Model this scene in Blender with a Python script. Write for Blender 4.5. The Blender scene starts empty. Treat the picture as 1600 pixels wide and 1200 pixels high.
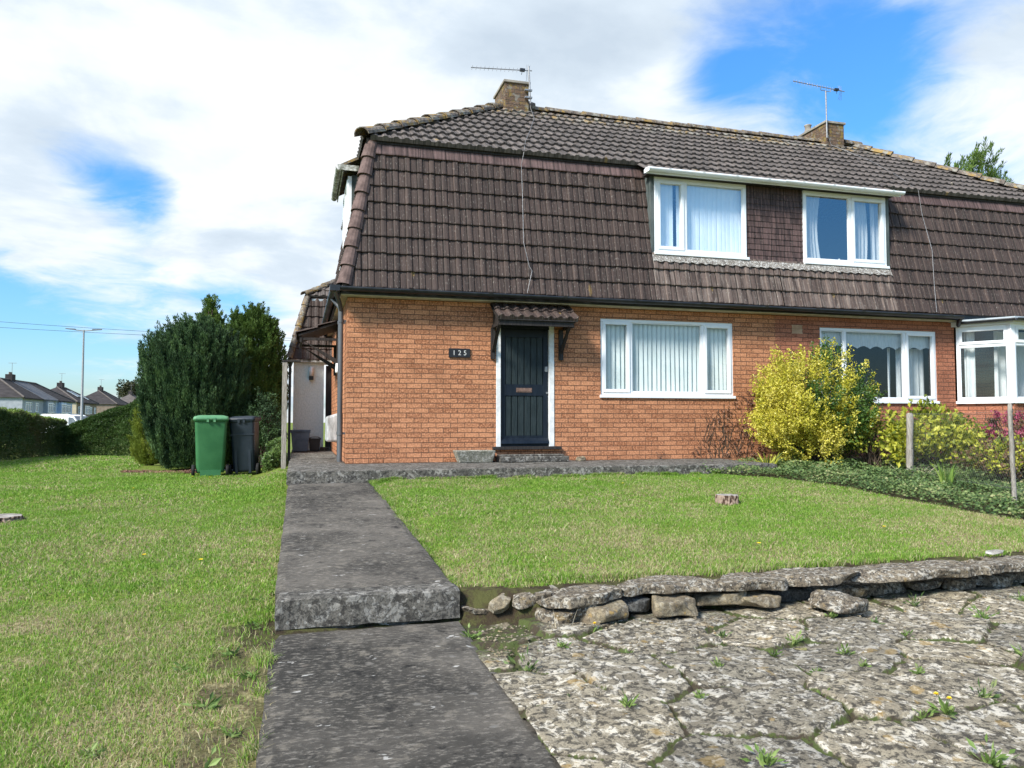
import bpy, bmesh, math, random
import numpy as np
from mathutils import Vector, Matrix, noise as mnoise

# ------------------------------------------------------------------ camera, sky, sun
SC = bpy.context.scene
COL = SC.collection
cd = bpy.data.cameras.new('camera')
cam = bpy.data.objects.new('camera', cd)
COL.objects.link(cam)
cd.sensor_width = 36.0
cd.lens = 27.0
cd.clip_start = 0.05
cd.clip_end = 3000
cam.location = (0, 0, 0.63)
cam.rotation_euler = (math.radians(92.767), 0, math.radians(-15.51))
SC.camera = cam
SC.view_settings.view_transform = 'Standard'
SC.view_settings.look = 'None'
SC.view_settings.gamma = 1.0
SC.view_settings.use_curve_mapping = False
SC.view_settings.exposure = 1.28
SC.cycles.use_denoising = True

SUN = Vector((-0.74, -0.48, 0.72)).normalized()
SUN_EL = math.asin(SUN.z)
SUN_ROT = math.atan2(SUN.x, SUN.y)
sd = bpy.data.lights.new('sun', 'SUN')
sd.energy = 2.8
sd.angle = math.radians(13.0)
sd.color = (1.0, 0.95, 0.87)
sun = bpy.data.objects.new('sun', sd)
sun.rotation_euler = SUN.to_track_quat('Z', 'Y').to_euler()
sun.location = (-20, -12, 20)
COL.objects.link(sun)


# ------------------------------------------------------------------ node helpers
def nd(nt, t, ins=None, **props):
    n = nt.nodes.new(t)
    for k, v in props.items():
        setattr(n, k, v)
    if ins:
        for k, v in ins.items():
            s = n.inputs[k]
            if isinstance(v, bpy.types.NodeSocket):
                nt.links.new(v, s)
            else:
                s.default_value = v
    return n


def c4(c):
    return (c[0], c[1], c[2], 1.0)


def mth(nt, op, a, b=0.0, c=0.0, clamp=False):
    return nd(nt, 'ShaderNodeMath', {0: a, 1: b, 2: c}, operation=op, use_clamp=clamp).outputs[0]


def mixc(nt, fac, a, b, blend='MIX'):
    a = c4(a) if isinstance(a, tuple) else a
    b = c4(b) if isinstance(b, tuple) else b
    return nd(nt, 'ShaderNodeMix', {0: fac, 6: a, 7: b}, data_type='RGBA', blend_type=blend).outputs[2]


def smooth(nt, v, lo, hi):
    n = nd(nt, 'ShaderNodeMapRange', {'Value': v, 'From Min': lo, 'From Max': hi}, interpolation_type='SMOOTHSTEP')
    return n.outputs[0]


def ramp(nt, fac, stops):
    n = nd(nt, 'ShaderNodeValToRGB', {0: fac})
    r = n.color_ramp
    while len(r.elements) < len(stops):
        r.elements.new(0.5)
    for e, (p, c) in zip(r.elements, stops):
        e.position = p
        e.color = c4(c)
    return n.outputs[0]


def fbm(nt, vec, scale, detail=4.0, rough=0.55, dist=0.0):
    return nd(nt, 'ShaderNodeTexNoise', {'Vector': vec, 'Scale': scale, 'Detail': detail, 'Roughness': rough,
                                         'Distortion': dist}).outputs[0]


def obc(nt):
    return nd(nt, 'ShaderNodeTexCoord').outputs['Object']


def uvc(nt):
    return nd(nt, 'ShaderNodeTexCoord').outputs['UV']


def mapv(nt, v, scale=(1, 1, 1), loc=(0, 0, 0)):
    return nd(nt, 'ShaderNodeMapping', {'Vector': v, 'Scale': scale, 'Location': loc}).outputs[0]


def new_mat(name, rough=0.8, spec=0.3, color=None):
    m = bpy.data.materials.new(name)
    m.use_nodes = True
    nt = m.node_tree
    b = nt.nodes['Principled BSDF']
    b.inputs['Roughness'].default_value = rough
    b.inputs['Specular IOR Level'].default_value = spec
    if color:
        b.inputs['Base Color'].default_value = c4(color)
    return m, nt, b


def setc(nt, b, col):
    nt.links.new(col, b.inputs['Base Color'])


def bump(nt, b, h, strength=0.5, dist=0.01):
    n = nd(nt, 'ShaderNodeBump', {'Strength': strength, 'Distance': dist, 'Height': h})
    nt.links.new(n.outputs[0], b.inputs['Normal'])


# ------------------------------------------------------------------ the sky
w = bpy.data.worlds.new('World')
SC.world = w
w.use_nodes = True
nt = w.node_tree
bg = nt.nodes['Background']
sky = nd(nt, 'ShaderNodeTexSky', sky_type='NISHITA', sun_disc=False, sun_elevation=SUN_EL, sun_rotation=SUN_ROT)
gen = nd(nt, 'ShaderNodeTexCoord').outputs['Generated']
sep = nd(nt, 'ShaderNodeSeparateXYZ', {0: gen})
dz = mth(nt, 'MAXIMUM', sep.outputs[2], 0.0)
den = mth(nt, 'ADD', dz, 0.16)
px = mth(nt, 'DIVIDE', sep.outputs[0], den)
py = mth(nt, 'DIVIDE', sep.outputs[1], den)
pl = nd(nt, 'ShaderNodeCombineXYZ', {0: px, 1: py, 2: 0.0}).outputs[0]
n1 = mth(nt, 'ADD', mth(nt, 'MULTIPLY', fbm(nt, mapv(nt, pl, (1, 1, 1), (3.1, 1.7, 0)), 1.15, 9.0, 0.58, 0.35), 0.62),
         mth(nt, 'MULTIPLY', fbm(nt, mapv(nt, pl, (1, 1, 1), (8.1, 4.7, 0)), 3.4, 9.0, 0.6, 0.8), 0.38))
SKY_LOBES = [  # direction, falloff radius, weight: where the cloud bank stands and where it opens
    ((-.38, .84, .38), .34, .26), ((-.02, .86, .50), .34, .30), ((.20, .88, .42), .24, .26), ((-.28, .90, .18), .20, .14),
    ((.590, .700, .405), .085, -.30), ((.475, .775, .40), .07, -.24), ((.70, .60, .38), .14, .12), ((.60, .72, .31), .08, -.06),
    ((.78, .58, .24), .09, .02), ((.68, .55, .49), .07, -.24), ((-.30, .955, .085), .11, -.36), ((-.42, .895, .11), .14, -.42), ((-.16, .98, .10), .08, -.20), ((.35, .70, .63), .15, .2),
    ((-.30, .93, .02), .04, .14), ((-.172, .951, .256), .055, -.46), ((-.236, .928, .288), .06, -.34), ((-.135, .92, .37), .05, -.26), ((-.30, .88, .37), .07, -.22), ((-.06, .99, .13), .05, -.2), ((.56, -.78, .26), .34, -.50), ((.8, .45, .25), .3, .1),
]
acc = n1
for d, r, wt in SKY_LOBES:
    dn = Vector(d).normalized()
    ds = nd(nt, 'ShaderNodeVectorMath', {0: gen, 1: tuple(dn)}, operation='DISTANCE').outputs['Value']
    q = mth(nt, 'DIVIDE', ds, r)
    q = mth(nt, 'MULTIPLY', q, q)
    g = mth(nt, 'POWER', 2.718, mth(nt, 'MULTIPLY', q, -1.0))
    acc = mth(nt, 'MULTIPLY_ADD', g, wt, acc)
mask = smooth(nt, acc, 0.36, 0.64)
n2 = fbm(nt, mapv(nt, pl, (1, 1, 1), (7.3, 2.2, 0)), 1.6, 7.0, 0.55, 0.2)
ccol = ramp(nt, n2, [(0.30, (2.6, 3.05, 3.55)), (0.42, (3.15, 3.6, 4.05)), (0.49, (3.9, 4.2, 4.45)), (0.60, (4.5, 4.6, 4.7))])
tint = ramp(nt, dz, [(0.0, (0.62, 0.74, 0.85)), (0.10, (0.44, 0.70, 0.93)), (0.25, (0.34, 0.72, 1.05)), (0.45, (0.34, 0.78, 1.18)), (1.0, (0.3, 0.7, 1.15))])
blue = mixc(nt, 1.0, sky.outputs[0], tint, 'MULTIPLY')
skyc = mixc(nt, mask, blue, ccol)
nt.links.new(skyc, bg.inputs['Color'])
bg.inputs['Strength'].default_value = 0.1

# ------------------------------------------------------------------ object helpers
WP = {}


def place(o, parent=None, world=(0, 0, 0)):
    COL.objects.link(o)
    WP[o.name] = Vector(world)
    if parent is not None:
        o.parent = parent
        o.location = Vector(world) - WP[parent.name]
    else:
        o.location = world
    return o


def tag(o, label, cat, group=None, kind=None):
    o['label'] = label
    o['category'] = cat
    if group:
        o['group'] = group
    if kind:
        o['kind'] = kind
    return o


def thing(name, label, cat, loc=(0, 0, 0), group=None):
    o = bpy.data.objects.new(name, None)
    o.empty_display_size = 0.2
    place(o, None, loc)
    return tag(o, label, cat, group)


class MB:
    """collects shapes in world metres and links them as one mesh object"""

    def __init__(s, mx=None):
        s.v = []
        s.f = []
        s.sm = []
        s.mx = mx

    def add(s, vs, fs, smooth=False):
        n = len(s.v)
        s.v += [tuple(p) for p in vs]
        for f in fs:
            s.f.append(tuple(n + i for i in f))
            s.sm.append(smooth)
        return s

    def box(s, x0, x1, y0, y1, z0, z1):
        v = [(x0, y0, z0), (x1, y0, z0), (x1, y1, z0), (x0, y1, z0), (x0, y0, z1), (x1, y0, z1), (x1, y1, z1), (x0, y1, z1)]
        return s.add(v, [(0, 3, 2, 1), (4, 5, 6, 7), (0, 1, 5, 4), (1, 2, 6, 5), (2, 3, 7, 6), (3, 0, 4, 7)])

    def hexa(s, a, b):
        """prism between two 4-point loops"""
        return s.add(list(a) + list(b), [(0, 3, 2, 1), (4, 5, 6, 7), (0, 1, 5, 4), (1, 2, 6, 5), (2, 3, 7, 6), (3, 0, 4, 7)])

    def poly(s, pts):
        return s.add(pts, [tuple(range(len(pts)))])

    def tube(s, pts, r, n=8, cap=True, smooth=True):
        pts = [Vector(p) for p in pts]
        rs = r if isinstance(r, (list, tuple)) else [r] * len(pts)
        vs = []
        for i, p in enumerate(pts):
            a = pts[max(i - 1, 0)]
            b = pts[min(i + 1, len(pts) - 1)]
            d = (b - a).normalized()
            u = d.cross(Vector((0, 0, 1)) if abs(d.z) < 0.9 else Vector((0, 1, 0))).normalized()
            v = d.cross(u)
            for k in range(n):
                t = 2 * math.pi * k / n
                vs.append(p + (u * math.cos(t) + v * math.sin(t)) * rs[i])
        fs = []
        for i in range(len(pts) - 1):
            for k in range(n):
                fs.append((i * n + k, i * n + (k + 1) % n, (i + 1) * n + (k + 1) % n, (i + 1) * n + k))
        s.add(vs, fs, smooth)
        if cap:
            s.add(vs[:n], [tuple(range(n))])
            s.add(vs[-n:], [tuple(range(n))])
        return s

    def lathe(s, prof, c, n=20):
        vs = []
        for r, z in prof:
            for k in range(n):
                t = 2 * math.pi * k / n
                vs.append((c[0] + r * math.cos(t), c[1] + r * math.sin(t), c[2] + z))
        fs = []
        for i in range(len(prof) - 1):
            for k in range(n):
                fs.append((i * n + k, i * n + (k + 1) % n, (i + 1) * n + (k + 1) % n, (i + 1) * n + k))
        return s.add(vs, fs, True)

    def build(s, name, mat, parent=None, bevel=0.0, solid=0.0):
        vs = s.v if s.mx is None else [tuple(s.mx @ Vector(p)) for p in s.v]
        me = bpy.data.meshes.new(name)
        me.from_pydata(vs, [], s.f)
        me.update()
        me.materials.append(mat)
        me.polygons.foreach_set('use_smooth', s.sm)
        uvl = me.uv_layers.new(name='UVMap')
        nv = len(me.loops)
        co = np.empty(len(me.vertices) * 3)
        me.vertices.foreach_get('co', co)
        co = co.reshape(-1, 3)
        li = np.empty(nv, dtype=np.int32)
        me.loops.foreach_get('vertex_index', li)
        pn = np.empty(len(me.polygons) * 3)
        me.polygons.foreach_get('normal', pn)
        pn = np.abs(pn.reshape(-1, 3))
        lt = np.empty(len(me.polygons), dtype=np.int32)
        me.polygons.foreach_get('loop_total', lt)
        ax = np.repeat(np.argmax(pn, axis=1), lt)
        c = co[li]
        u = np.where(ax == 0, c[:, 1], c[:, 0])
        v = np.where(ax == 2, c[:, 1], c[:, 2])
        uvl.data.foreach_set('uv', np.stack([u, v], 1).ravel())
        o = bpy.data.objects.new(name, me)
        place(o, parent)
        if bevel:
            b = o.modifiers.new('bevel', 'BEVEL')
            b.width = bevel
            b.segments = 2
            b.limit_method = 'ANGLE'
        return o


def npmesh(name, co, quads, mat, parent=None, attrs=None, uv=None, smooth=False, tri=False):
    """big meshes from numpy arrays"""
    me = bpy.data.meshes.new(name)
    co = np.asarray(co, dtype=np.float32)
    quads = np.asarray(quads, dtype=np.int32)
    k = 3 if tri else 4
    nf = len(quads)
    me.vertices.add(len(co))
    me.vertices.foreach_set('co', co.ravel())
    me.loops.add(nf * k)
    me.loops.foreach_set('vertex_index', quads.ravel())
    me.polygons.add(nf)
    me.polygons.foreach_set('loop_start', np.arange(nf, dtype=np.int32) * k)
    me.polygons.foreach_set('use_smooth', np.full(nf, smooth))
    if uv is not None:
        l = me.uv_layers.new(name='UVMap')
        l.data.foreach_set('uv', np.asarray(uv, dtype=np.float32)[quads.ravel()].ravel())
    for an, av in (attrs or {}).items():
        a = me.attributes.new(an, 'FLOAT', 'POINT')
        a.data.foreach_set('value', np.asarray(av, dtype=np.float32))
    me.update(calc_edges=True)
    me.validate()
    me.materials.append(mat)
    o = bpy.data.objects.new(name, me)
    return place(o, parent)


def vnoise(x, y, s, seed=0):
    """smooth value noise on numpy arrays"""
    x = np.asarray(x) / s + seed * 17.3
    y = np.asarray(y) / s + seed * 9.1
    xi = np.floor(x).astype(np.int64)
    yi = np.floor(y).astype(np.int64)
    fx = x - xi
    fy = y - yi
    fx = fx * fx * (3 - 2 * fx)
    fy = fy * fy * (3 - 2 * fy)

    def h(a, b):
        n = (a * 374761393 + b * 668265263 + seed * 144665) & 0xFFFFFFFF
        n = ((n ^ (n >> 13)) * 1274126177) & 0xFFFFFFFF
        return ((n ^ (n >> 16)) & 0xFFFF) / 65535.0
    return (h(xi, yi) * (1 - fx) + h(xi + 1, yi) * fx) * (1 - fy) + (h(xi, yi + 1) * (1 - fx) + h(xi + 1, yi + 1) * fx) * fy


def sstep(a, b, x):
    t = np.clip((x - a) / (b - a), 0, 1)
    return t * t * (3 - 2 * t)


# ------------------------------------------------------------------ materials
def m_brick(name, c1, c2, mortar, stain=0.3, lich=0.0):
    m, nt, b = new_mat(name, 0.88, 0.2)
    uv = uvc(nt)
    warp = nd(nt, 'ShaderNodeTexNoise', {'Vector': uv, 'Scale': 14.0, 'Detail': 3.0}).outputs['Color']
    uvw = nd(nt, 'ShaderNodeVectorMath', {0: nd(nt, 'ShaderNodeVectorMath', {0: warp, 1: (.5, .5, .5)}, operation='SUBTRACT').outputs[0], 1: (.010, .010, 0)}, operation='MULTIPLY').outputs[0]
    uv2 = nd(nt, 'ShaderNodeVectorMath', {0: uv, 1: uvw}, operation='ADD').outputs[0]
    br = nd(nt, 'ShaderNodeTexBrick', {'Vector': uv2, 'Color1': (0, 0, 0, 1), 'Color2': (1, 1, 1, 1), 'Mortar': (.5, .5, .5, 1), 'Scale': 1.0,
                                      'Mortar Size': 0.0055, 'Mortar Smooth': 0.35, 'Bias': 0.0, 'Brick Width': 0.225, 'Row Height': 0.0752}, offset=0.5)
    col = mixc(nt, nd(nt, 'ShaderNodeSeparateColor', {0: br.outputs['Color']}).outputs[0], c1, c2)
    n = fbm(nt, uv, 38.0, 5.0, 0.7)
    col = mixc(nt, smooth(nt, n, 0.40, 0.72), col, tuple(min(1, x * 1.38 + .02) for x in c2))
    col = mixc(nt, smooth(nt, n, 0.46, 0.26), col, tuple(x * 0.55 for x in c1))
    big = fbm(nt, uv, 1.1, 4.0, 0.6)
    col = mixc(nt, mth(nt, 'MULTIPLY', smooth(nt, big, 0.5, 0.75), stain), col, tuple(x * 0.5 for x in c1))
    # damp, grimy foot of the wall: an irregular dark stain on the bricks themselves
    zz = nd(nt, 'ShaderNodeSeparateXYZ', {0: uv}).outputs[1]
    foot = mth(nt, 'ADD', mth(nt, 'MULTIPLY', zz, -1.6), fbm(nt, uv, 3.2, 5.0, 0.65))
    if not lich:
        col = mixc(nt, mth(nt, 'MULTIPLY', smooth(nt, foot, 0.42, 0.66), 0.55), col, (0.07, 0.05, 0.04))
    col = mixc(nt, br.outputs['Fac'], col, mortar)
    if lich:
        l = fbm(nt, uv, 5.0, 6.0, 0.7)
        col = mixc(nt, mth(nt, 'MULTIPLY', smooth(nt, l, 0.5, 0.6), lich), col, (0.24, 0.17, 0.045))
        l2 = fbm(nt, mapv(nt, uv, loc=(4, 4, 0)), 7.0, 6.0, 0.7)
        col = mixc(nt, mth(nt, 'MULTIPLY', smooth(nt, l2, 0.52, 0.62), 0.7), col, (0.24, 0.23, 0.2))
    setc(nt, b, col)
    rus = nd(nt, 'ShaderNodeTexNoise', {'Vector': mapv(nt, uv, (1, 2.2, 1)), 'Scale': 34.0, 'Detail': 6.0, 'Roughness': 0.72, 'Distortion': 0.8}).outputs[0]
    h = mth(nt, 'SUBTRACT', mth(nt, 'MULTIPLY', rus, 0.9), mth(nt, 'MULTIPLY', br.outputs['Fac'], 1.0))
    bump(nt, b, h, 0.9, 0.012)
    return m


def m_tile(name, ca, cb, tw=0.33, g=0.27, lich=0.35, joint=0.02, yellow=0.0, yrow=None, stripe=0.0, wash=0.0):
    """interlocking tiles, one tone per tile, streaks and lichen"""
    m, nt, b = new_mat(name, 0.72, 0.35)
    uv = uvc(nt)
    s = nd(nt, 'ShaderNodeSeparateXYZ', {0: uv})
    iu = mth(nt, 'FLOOR', mth(nt, 'DIVIDE', s.outputs[0], tw))
    iv = mth(nt, 'FLOOR', mth(nt, 'DIVIDE', s.outputs[1], g))
    cell = nd(nt, 'ShaderNodeCombineXYZ', {0: iu, 1: iv, 2: 0.0}).outputs[0]
    wn = nd(nt, 'ShaderNodeTexWhiteNoise', {'Vector': cell}, noise_dimensions='2D').outputs['Value']
    col = mixc(nt, wn, ca, cb)
    if stripe:
        su = mth(nt, 'FLOOR', mth(nt, 'DIVIDE', s.outputs[0], stripe))
        sc_ = nd(nt, 'ShaderNodeCombineXYZ', {0: su, 1: iv, 2: 3.0}).outputs[0]
        sw = nd(nt, 'ShaderNodeTexWhiteNoise', {'Vector': sc_}, noise_dimensions='2D').outputs['Value']
        col = mixc(nt, mth(nt, 'MULTIPLY', sw, 0.34), col, tuple(x * 1.55 for x in cb))
    if wash:
        wz = fbm(nt, mapv(nt, uv, (1, 0.5, 1), (2, 2, 0)), 7.0, 6.0, 0.7)
        col = mixc(nt, mth(nt, 'MULTIPLY', smooth(nt, wz, 0.42, 0.62), wash), col, (0.20, 0.155, 0.13))
        wy_ = fbm(nt, mapv(nt, uv, (1, 0.3, 1), (6, 2, 0)), 16.0, 6.0, 0.7)
        col = mixc(nt, mth(nt, 'MULTIPLY', smooth(nt, wy_, 0.56, 0.66), wash), col, (0.32, 0.28, 0.24))
    st = fbm(nt, mapv(nt, uv, (1, 0.12, 1)), 26.0, 4.0, 0.6)
    col = mixc(nt, smooth(nt, st, 0.42, 0.7), col, tuple(x * 1.7 for x in cb))
    col = mixc(nt, mth(nt, 'MULTIPLY', smooth(nt, st, 0.5, 0.3), 0.7), col, tuple(x * 0.5 for x in ca))
    bn = fbm(nt, uv, 0.9, 5.0, 0.6)
    col = mixc(nt, mth(nt, 'MULTIPLY', smooth(nt, bn, 0.45, 0.7), 0.45), col, tuple(x * 0.55 for x in ca))
    sp = fbm(nt, mapv(nt, uv, loc=(3, 8, 0)), 60.0, 3.0, 0.6)
    col = mixc(nt, mth(nt, 'MULTIPLY', smooth(nt, sp, 0.60, 0.68), lich), col, (0.32, 0.29, 0.25))
    sp2 = nd(nt, 'ShaderNodeTexVoronoi', {'Vector': uv, 'Scale': 3.1, 'Randomness': 1.0}).outputs['Distance']
    col = mixc(nt, mth(nt, 'MULTIPLY', smooth(nt, sp2, 0.062, 0.04), 0.8), col, (0.30, 0.26, 0.19))
    rz_ = nd(nt, 'ShaderNodeTexVoronoi', {'Vector': mapv(nt, uv, loc=(.37, .61, 0)), 'Scale': 1.35, 'Randomness': 1.0}).outputs['Distance']
    rz_ = mth(nt, 'ADD', rz_, mth(nt, 'MULTIPLY', mth(nt, 'SUBTRACT', sp, 0.5), 0.06))
    col = mixc(nt, mth(nt, 'MULTIPLY', smooth(nt, rz_, 0.055, 0.035), 0.75), col, (0.26, 0.17, 0.06))
    if yellow:
        y1 = fbm(nt, mapv(nt, uv, loc=(1, 5, 0)), 4.5, 6.0, 0.75)
        f = mth(nt, 'MULTIPLY', smooth(nt, y1, 0.50, 0.60), yellow)
        if yrow is not None:
            f = mth(nt, 'MULTIPLY', f, smooth(nt, s.outputs[1], yrow - 0.7, yrow))
        col = mixc(nt, f, col, (0.30, 0.19, 0.05))
        y2 = fbm(nt, mapv(nt, uv, loc=(9, 5, 0)), 9.0, 6.0, 0.75)
        f2 = mth(nt, 'MULTIPLY', smooth(nt, y2, 0.52, 0.58), yellow)
        if yrow is not None:
            f2 = mth(nt, 'MULTIPLY', f2, smooth(nt, s.outputs[1], yrow - 0.9, yrow))
        col = mixc(nt, f2, col, (0.26, 0.25, 0.21))
    if joint:
        fu = mth(nt, 'FRACT', mth(nt, 'DIVIDE', s.outputs[0], tw))
        j = mth(nt, 'LESS_THAN', fu, joint)
        col = mixc(nt, j, col, (0.01, 0.008, 0.007))
    setc(nt, b, col)
    bump(nt, b, mth(nt, 'ADD', st, mth(nt, 'MULTIPLY', sp, 0.5)), 0.35, 0.006)
    return m


def m_stone(name, light, dark, black=(0.03, 0.028, 0.026), white=(0.5, 0.48, 0.43), sc=1.0, wamt=0.7, bamt=0.8, orange=0.3, gap=False, bstr=0.8):
    m, nt, b = new_mat(name, 0.92, 0.15)
    p = obc(nt)
    n1 = fbm(nt, p, 3.0 * sc, 6.0, 0.65)
    n2 = fbm(nt, p, 16.0 * sc, 8.0, 0.72, 0.4)
    n3 = fbm(nt, mapv(nt, p, loc=(5, 3, 1)), 7.0 * sc, 8.0, 0.7, 0.6)
    n4 = fbm(nt, mapv(nt, p, loc=(1, 9, 4)), 60.0 * sc, 4.0, 0.7)
    col = mixc(nt, smooth(nt, n1, 0.35, 0.65), dark, light)
    col = mixc(nt, mth(nt, 'MULTIPLY', smooth(nt, n4, 0.55, 0.35), 0.6), col, tuple(x * 0.45 for x in dark))
    col = mixc(nt, mth(nt, 'MULTIPLY', smooth(nt, n3, 0.52, 0.57), wamt), col, white)
    col = mixc(nt, mth(nt, 'MULTIPLY', smooth(nt, n2, 0.51, 0.44), bamt), col, black)
    o = fbm(nt, mapv(nt, p, loc=(7, 2, 0)), 4.0 * sc, 4.0, 0.6)
    col = mixc(nt, mth(nt, 'MULTIPLY', smooth(nt, o, 0.62, 0.68), orange), col, (0.36, 0.24, 0.08))
    v = nd(nt, 'ShaderNodeTexVoronoi', {'Vector': p, 'Scale': 9.0 * sc, 'Randomness': 1.0})
    col = mixc(nt, mth(nt, 'MULTIPLY', smooth(nt, mth(nt, 'ADD', v.outputs['Distance'], mth(nt, 'MULTIPLY', n2, 0.25)), 0.28, 0.24), wamt), col, tuple(x * 1.1 for x in white))
    if gap:
        tn = nd(nt, 'ShaderNodeAttribute', attribute_name='tone').outputs['Fac']
        col = mixc(nt, 0.75, col, ramp(nt, tn, [(0.0, (0.62, 0.62, 0.62)), (0.5, (0.95, 0.93, 0.90)), (1.0, (1.25, 1.18, 1.05))]), 'MULTIPLY')
        a = nd(nt, 'ShaderNodeAttribute', attribute_name='gap').outputs['Fac']
        soil = mixc(nt, smooth(nt, n3, 0.42, 0.55), (0.060, 0.047, 0.032), (0.075, 0.095, 0.030))
        col = mixc(nt, smooth(nt, mth(nt, 'ADD', a, mth(nt, 'MULTIPLY', mth(nt, 'SUBTRACT', n2, 0.5), 1.4)), 0.35, 0.65), col, soil)
    setc(nt, b, col)
    bump(nt, b, mth(nt, 'ADD', n2, mth(nt, 'MULTIPLY', n4, 0.5)), bstr, 0.012)
    return m


def m_concrete(name):
    """weathered blackened concrete, pale flecks stretched across the trowel marks, lichen rosettes"""
    m, nt, b = new_mat(name, 0.93, 0.15)
    p = obc(nt)
    n1 = fbm(nt, p, 1.4, 5.0, 0.6)
    col = mixc(nt, smooth(nt, n1, 0.35, 0.7), (0.042, 0.039, 0.034), (0.130, 0.116, 0.098))
    n2 = fbm(nt, mapv(nt, p, (0.45, 1.0, 1.0)), 55.0, 6.0, 0.75)
    col = mixc(nt, mth(nt, 'MULTIPLY', smooth(nt, n2, 0.49, 0.66), 0.8), col, (0.25, 0.225, 0.19))
    n3 = fbm(nt, mapv(nt, p, loc=(3, 3, 3)), 9.0, 6.0, 0.7)
    col = mixc(nt, mth(nt, 'MULTIPLY', smooth(nt, n3, 0.54, 0.66), 0.6), col, (0.21, 0.185, 0.15))
    col = mixc(nt, mth(nt, 'MULTIPLY', smooth(nt, n3, 0.44, 0.32), 0.8), col, (0.016, 0.0155, 0.015))
    v = nd(nt, 'ShaderNodeTexVoronoi', {'Vector': p, 'Scale': 8.0, 'Randomness': 1.0})
    d = mth(nt, 'ADD', v.outputs['Distance'], mth(nt, 'MULTIPLY', n3, 0.5))
    d = mth(nt, 'SUBTRACT', d, 0.12)
    rc = nd(nt, 'ShaderNodeSeparateColor', {0: v.outputs['Color']}).outputs[0]
    lc = mixc(nt, rc, (0.11, 0.085, 0.065), (0.20, 0.19, 0.17))
    col = mixc(nt, mth(nt, 'MULTIPLY', smooth(nt, d, 0.31, 0.20), mth(nt, 'MULTIPLY', mth(nt, 'GREATER_THAN', rc, 0.3), 0.8)), col, lc)
    n5 = fbm(nt, mapv(nt, p, (0.5, 1, 1), (8, 1, 0)), 18.0, 5.0, 0.6)
    col = mixc(nt, mth(nt, 'MULTIPLY', smooth(nt, n5, 0.655, 0.69), 0.8), col, (0.48, 0.46, 0.42))
    setc(nt, b, col)
    bump(nt, b, mth(nt, 'ADD', n2, mth(nt, 'MULTIPLY', n3, 0.6)), 0.8, 0.012)
    return m


def m_leaf(name, stops, trans=0.25, rough=0.55, spec=0.3, nscale=1.2, namt=0.5):
    """leaf tones picked per leaf, with broad patches"""
    m, nt, b = new_mat(name, rough, spec)
    a = nd(nt, 'ShaderNodeAttribute', attribute_name='rnd').outputs['Fac']
    p = obc(nt)
    n = fbm(nt, p, nscale, 4.0, 0.6)
    f = mth(nt, 'ADD', mth(nt, 'MULTIPLY', a, 1 - namt), mth(nt, 'MULTIPLY', smooth(nt, n, 0.3, 0.7), namt))
    col = ramp(nt, f, stops)
    setc(nt, b, col)
    if trans:
        out = nt.nodes['Material Output']
        tr = nd(nt, 'ShaderNodeBsdfTranslucent', {'Color': col})
        mx = nd(nt, 'ShaderNodeMixShader', {0: trans})
        nt.links.new(b.outputs[0], mx.inputs[1])
        nt.links.new(tr.outputs[0], mx.inputs[2])
        nt.links.new(mx.outputs[0], out.inputs[0])
    return m


def m_noisy(name, a, b_, scale=6.0, rough=0.7, spec=0.3, bstr=0.2, dist=0.004, detail=5.0, stretch=(1, 1, 1), lo=.35, hi=.65):
    m, nt, b = new_mat(name, rough, spec)
    p = mapv(nt, obc(nt), stretch)
    n = fbm(nt, p, scale, detail, 0.65)
    setc(nt, b, mixc(nt, smooth(nt, n, lo, hi), a, b_))
    bump(nt, b, n, bstr, dist)
    return m


def m_glass(name, ior=1.9, tint=(1, 1, 1)):
    m, nt, b = new_mat(name)
    out = nt.nodes['Material Output']
    t = nd(nt, 'ShaderNodeBsdfTransparent', {'Color': c4(tint)})
    g = nd(nt, 'ShaderNodeBsdfGlossy', {'Color': (1, 1, 1, 1), 'Roughness': 0.01})
    ge = nd(nt, 'ShaderNodeNewGeometry')
    c = mth(nt, 'ABSOLUTE', nd(nt, 'ShaderNodeVectorMath', {0: ge.outputs['Normal'], 1: ge.outputs['Incoming']}, operation='DOT_PRODUCT').outputs['Value'])
    f0 = ((ior - 1) / (ior + 1)) ** 2
    f = mth(nt, 'MULTIPLY_ADD', mth(nt, 'POWER', mth(nt, 'SUBTRACT', 1.0, c, clamp=True), 5.0), 1 - f0, f0)
    mx = nd(nt, 'ShaderNodeMixShader', {0: f})
    nt.links.new(t.outputs[0], mx.inputs[1])
    nt.links.new(g.outputs[0], mx.inputs[2])
    nt.links.new(mx.outputs[0], out.inputs[0])
    return m


BRICK = m_brick('rustic_orange_brick', (0.25, 0.096, 0.045), (0.50, 0.225, 0.113), (0.14, 0.078, 0.050))
BRICK2 = m_brick('neighbour_brick', (0.23, 0.082, 0.046), (0.37, 0.145, 0.082), (0.12, 0.064, 0.044))
CHIMB = m_brick('chimney_brick', (0.085, 0.055, 0.036), (0.15, 0.095, 0.062), (0.07, 0.062, 0.05), lich=0.8)
MTILE = m_tile('mansard_tile', (0.032, 0.0215, 0.0175), (0.048, 0.032, 0.026), tw=0.38, g=0.2743, lich=0.45, stripe=0.095)
MTILEW = m_tile('rain_washed_mansard_tile', (0.046, 0.032, 0.026), (0.072, 0.050, 0.041), tw=0.38, g=0.2743, lich=0.6, stripe=0.095, wash=0.85)
RTILE = m_tile('roof_tile', (0.060, 0.050, 0.044), (0.092, 0.077, 0.068), g=0.33, lich=0.5, yellow=0.8, yrow=3.3)
PTILE = m_tile('plain_tile', (0.040, 0.025, 0.023), (0.085, 0.052, 0.047), tw=0.165, g=0.1, lich=0.3, joint=0.05)
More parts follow.
